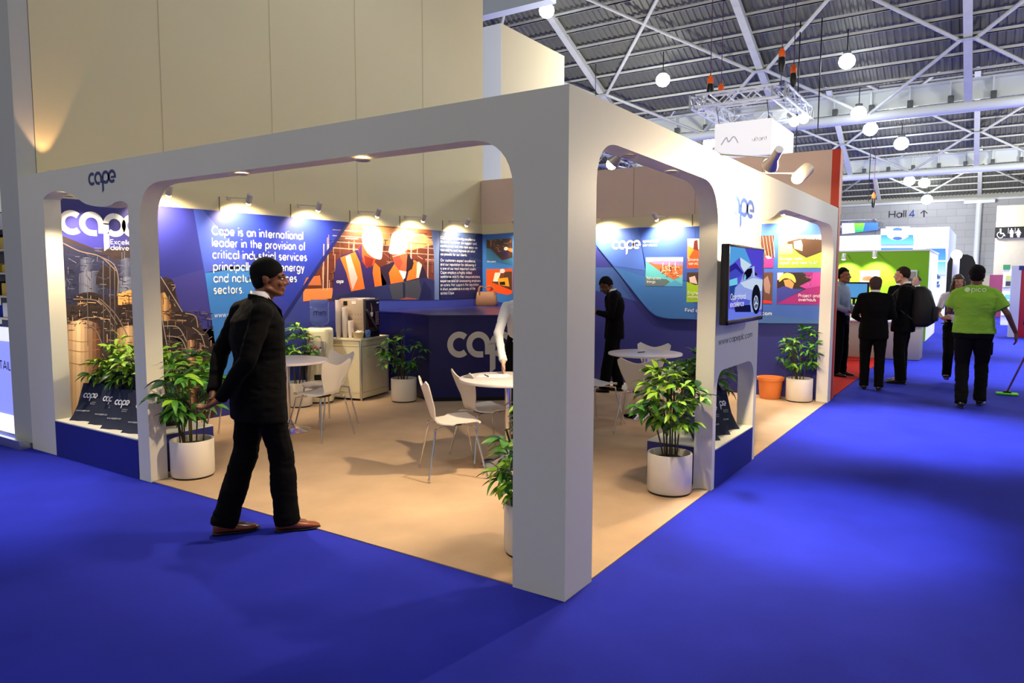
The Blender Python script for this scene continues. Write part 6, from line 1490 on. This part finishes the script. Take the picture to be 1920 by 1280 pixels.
# the man walking past in front
def ex_main(t, J, k, go, h, fin, S_):
    mb = MB(); mb.prism([V(-.004, .0, .0), V(.004, 0, 0), V(.004, 0, .26), V(-.004, 0, .26)], (0, -.003, 0)); mb.v = [v+V(0, -.150, .79) for v in mb.v]
person('man in a black suit and brown shoes walking past, hands behind his back', -.20, 2.08, .95, -.31, 1.75,
    dict(hy=-.52, hp=-.02, hed=V(0.01, .085, 1.600), nek=V(0, .03, 1.468), che=V(0, .0, 1.285), wai=V(0, .015, 1.08), pel=V(0, .0, .94),
         shL=V(-.19, -.03, 1.385), shR=V(.19, -.03, 1.385), elL=V(-.245, -.15, 1.12), elR=V(.25, -.14, 1.12), wrL=V(-.09, -.245, .89), wrR=V(.06, -.25, .87), haL=V(.75, -.22, -.25), haR=V(-.55, -.55, -.35), palmL=V(0, -1, 0), palmR=V(0, -.3, 1),
         hiL=V(-.09, 0, .93), hiR=V(.09, 0, .93), knL=V(-.09, -.06, .50), knR=V(.09, .10, .50), anL=V(-.085, -.20, .09), anR=V(.085, .13, .085), liftL=.0, ftL=-.25, ftR=-.40),
    top='suit', skin=mat('skin_warm_brown', (116, 70, 46), .5), hair=HB, hair_style='full', shoe_mat=mat('brown_leather', (128, 62, 26), .28, coat=.4), voxel=.009, fold=.007, long_hem=.72, shirt_mat=mat('pale_shirt', (222, 216, 230), .7), seed=5, build=1.14)
# the one in a white shirt leaning over the table, mostly behind the post
hp = G(943, 690, .80)
PX, PY = 2.96, 2.16; ffx, ffy = -.80, -.60
ang = math.atan2(-ffx, ffy); loc = Matrix.Rotation(-ang, 3, 'Z') @ (V(hp.x, hp.y, hp.z)-V(PX, PY, 0))
wr = V(loc.x, loc.y, .86)
person('person in a white shirt leaning on the round table, half behind the corner post', PX, PY, ffx, ffy, 1.72,
    dict(hed=V(.02, .17, 1.52), hp=-.35, nek=V(0, .10, 1.40), che=V(0, .06, 1.24), wai=V(0, .01, 1.06), shL=V(-.17, .09, 1.33), shR=V(.17, .09, 1.33), elR=V(.5*(.17+wr.x)+.06, .5*(.09+wr.y)-.06, 1.09), wrR=(wr.x, wr.y, wr.z), haR=V(0, .25, -.9), elL=V(-.24, .06, 1.07), wrL=V(-.16, .28, .96), curl=.8),
    top='shirt', top_mat=mat('white_shirt', (232, 230, 232), .7), skin=SK_L, hair=HB, hair_style='full', voxel=.011, fold=.008, seed=9, z0=.007)
# man in a suit reading his phone by the side wall
def ex_phone(t, J, k, go, h, fin, S_):
    p = J['wrL']+V(.07, .07, .03); mb = MB(); mb.rbox(p+V(-.035, -.006, -.06), p+V(.035, .006, .07), .004); fin('held_phone', mb.mesh('held_phone'), M_BLACK)
    pts = [J['nek']+V(-.075, .01, .0), J['nek']+V(-.08, -.03, .02), J['nek']+V(0, -.078, .035), J['nek']+V(.08, -.03, .02), J['nek']+V(.075, .01, .0)]
person('man in a black suit with bowed head by the side wall graphic', 6.10, 2.66, -.30, .95, 1.68,
    dict(hed=V(0, .125, 1.555), hp=-.62, nek=V(0, .035, 1.455), elL=V(-.23, .02, 1.12), wrL=V(-.07, .25, 1.16), elR=V(.23, .02, 1.12), wrR=V(.06, .26, 1.14), haL=V(.4, .6, .3), haR=V(-.4, .6, .3), anL=V(-.11, .12, .085), anR=V(.10, -.06, .085), knL=V(-.1, .07, .5)),
    top='suit', skin=SK_D, hair=HB, extras=ex_phone, seed=12, z0=.007)
person('suited man with grey-brown hair seen from behind, left of the pair in the aisle', 8.44, -.31, .99, .16, 1.66,
    dict(elL=V(-.27, -.01, 1.12), wrL=V(-.19, .20, 1.05), elR=V(.26, .0, 1.12), wrR=V(.16, .2, 1.08), hed=V(0, .03, 1.60), nek=V(0, 0, 1.465), anL=V(-.10, .0, .085), anR=V(.10, -.06, .085)), top='suit', skin=SK_T, hair=HGR, hair_style='full', voxel=.013, build=1.12, seed=14)
def ex_pack(t, J, k, go, h, fin, S_):
    mb = MB(); c = J['che']+V(0, -.25, -.13); mb.loft([(c+V(0, .03, -.30), .12, .09, V(1, 0, 0), V(0, 1, 0)), (c+V(0, 0, -.24), .165, .145, V(1, 0, 0), V(0, 1, 0)), (c+V(0, 0, 0), .17, .15, V(1, 0, 0), V(0, 1, 0)), (c+V(0, .03, .22), .14, .11, V(1, 0, 0), V(0, 1, 0)), (c+V(0, .05, .29), .08, .06, V(1, 0, 0), V(0, 1, 0))], n=20, power=2.6); fin('backpack', mb.mesh('backpack'), mat('backpack_black', (14, 15, 18), .7, bump=.3, bscale=60))
    mb = MB(); mb.rbox(c+V(-.11, -.185, -.22), c+V(.11, -.12, .0), .03); fin('backpack_pocket', mb.mesh('pocket'), MATS['backpack_black'])
    for s_ in (-1, 1): mb = MB(); mb.tube(smooth_path([c+V(s_*.09, .10, .24), J['nek']+V(s_*.11, .0, -.02), J['che']+V(s_*.14, .145, .0), J['che']+V(s_*.19, .05, -.16), c+V(s_*.12, .08, -.22)], 4), .014, 6); fin('backpack_strap', mb.mesh('strap'), MATS['backpack_black'])
person('tall man in black with a large backpack, turned left in the aisle', 9.4, -.60, .12, .99, 1.79,
    dict(hy=-.05, hed=V(0, .05, 1.62), elR=V(.24, .06, 1.12), wrR=V(.16, .28, 1.08), elL=V(-.24, .04, 1.12), wrL=V(-.13, .28, 1.08), anL=V(-.10, -.02, .085), anR=V(.10, .02, .085)), top='suit', skin=SK_L, hair=HG, voxel=.013, build=1.12, extras=ex_pack, seed=15)
person('bald-fronted man in a white shirt standing far back before the lime wall corner', 17.2, -.17, -.5, .86, 1.66, dict(elR=V(.25, .02, 1.12), wrR=V(.1, .2, 1.1)), top='shirt', top_mat=MATS['white_shirt'], leg_mat=BLK, skin=SK_L, hair=HGR, hair_style='bald', voxel=.017, fold=.004, seed=17)
person('dark-haired man in a black jacket behind the backpack wearer', 16.4, .14, .9, .3, 1.70, dict(), top='suit', skin=SK_T, hair=HB, voxel=.017, seed=18)
person('man in a pale blue shirt with clasped hands at the red post', 9.75, .34, -.22, -.97, 1.78,
    dict(elR=V(.25, .02, 1.13), wrR=V(.06, .24, 1.02), elL=V(-.25, .02, 1.13), wrL=V(-.06, .24, 1.02), haR=V(-.7, .5, 0), haL=V(.7, .5, 0), anL=V(-.11, 0, .085)), top='rolled', top_mat=mat('pale_blue_shirt', (138, 152, 176), .7), leg_mat=BLK, skin=SK_T, hair=HB, voxel=.012, seed=19)
# woman walking towards the camera
person('woman with long brown hair in a white blouse walking towards the camera', 9.75, -1.27, -.995, -.10, 1.67,
    dict(hy=.15, elR=V(.25, -.02, 1.13), wrR=V(.20, .20, 1.06), haR=V(-.4, .5, .1), elL=V(-.22, -.05, 1.13), wrL=V(-.2, .1, .93), knR=V(.09, .10, .52), anR=V(.085, -.06, .15), liftR=-.3, anL=V(-.09, .06, .085), knL=V(-.09, .06, .5)), top='blouse', top_mat=mat('white_blouse', (224, 216, 226), .7), leg_mat=BLK, skin=mat('skin_rosy', (176, 124, 104), .5), hair=mat('hair_brown', (62, 38, 28), .5), hair_style='long', shoe_mat=mat('brown_flat_shoe', (92, 60, 48), .5), voxel=.012, build=.9, seed=21)
# man in the lime green t-shirt
def ex_pico(t, J, k, go, h, fin, S_):
    from mathutils.bvhtree import BVHTree
    me = go.data; bv = BVHTree.FromPolygons([v.co for v in me.vertices], [list(p.vertices) for p in me.polygons])
    def onback(x, z):
        r = bv.ray_cast(V(x, -.8, z), V(0, 1, 0)); return (r[0]+V(0, -.003, 0)) if r[0] is not None else V(x, -.17, z)
    P_ = []; Z = 1.40*k; pol, W = text_polys('pico', .17); wd_ = .155
    # seen from behind, +x is at the right
    for q in pol:
        c = sum((Vector((v.x, v.y)) for v in q), Vector((0, 0)))/len(q)
        P_.append(([onback(-.045+v.x*wd_/W, Z+v.y*.046) for v in q], lin((214, 226, 196))))
    for a in range(12):
        a0, a1 = a*PI/6, (a+1)*PI/6; r0 = .030
        P_.append(([onback(-.088, Z+.026), onback(-.088+r0*math.cos(a0), Z+.026+r0*math.sin(a0)), onback(-.088+r0*math.cos(a1), Z+.026+r0*math.sin(a1))], lin((200, 222, 176))))
    build_polys('printed_mark', P_, M_INK, go)
    mb = MB(); mb.rbox(J['knR']+V(.045, -.05, .10), J['knR']+V(.105, .07, .26), .015); fin('cargo_pocket', mb.mesh('cargo_pocket'), mat('cargo_black', (9, 9, 10), .9, spec=.15))
person('stocky man in a lime green t-shirt walking away, seen from behind', 7.62, -1.53, .998, -.02, 1.80,
    dict(elR=V(.33, -.05, 1.14), wrR=V(.42, .07, .92), haR=V(.10, .1, -.9), shR=V(.185, -.01, 1.375), shL=V(-.185, -.01, 1.375), elL=V(-.27, .06, 1.15), wrL=V(-.20, .28, 1.13), knR=V(.10, .16, .53), anR=V(.10, .14, .10), knL=V(-.10, .02, .50), anL=V(-.08, -.16, .09), hed=V(.0, .035, 1.605), nek=V(0, .0, 1.475)), top='tee', top_mat=mat('lime_cotton', (120, 172, 40), .8, vary=.05), leg_mat=mat('cargo_black', (9, 9, 10), .9, spec=.15), skin=SK_D, hair=HB, hair_style='full', voxel=.011, build=1.25, fold=.009, extras=ex_pico, seed=23)
# far visitors beyond the green shirt
for px, py, fx_, fy_, tm, sty, l_ in ((1876, 566, -1, .1, MATS['white_shirt'], 'short', 'far visitor in white just right of the green shirt'), (1887, 570, .9, .3, BLK, 'short', 'far dark-haired visitor in black beside the pink panel'), (1897, 574, .95, -.2, mat('pink_top', (210, 160, 176), .7), 'full', 'far visitor in a pinkish top before the display case')):
    p = G(px, py); person(l_, p.x, p.y, fx_, fy_, 1.63, dict(), top='shirt', top_mat=tm, leg_mat=BLK, skin=SK_T, hair=HB, hair_style=sty, voxel=.022, fold=.003, seed=int(px))
# floor mop reaching in from the right edge
p = G(1888, 740); t = thing('floor_mop', 'floor mop with a lime green pad and purple handle at the right edge', 'mop', (p.x, p.y, .0), .1)
mb = MB(); mb.rbox((-.06, -.13, .002), (.06, .13, .03), .012); mb.build('pad', mat('mop_lime', (110, 226, 30), .7), t)
mb = MB(); mb.rbox((-.025, -.05, .03), (.025, .05, .055), .01); mb.build('joint', M_BLACK, t)
mb = MB(); mb.tube([(0, 0, .045), (-.05, -.42, 1.25)], .013, 8); mb.build('handle', mat('mop_purple', (96, 60, 120), .4), t)
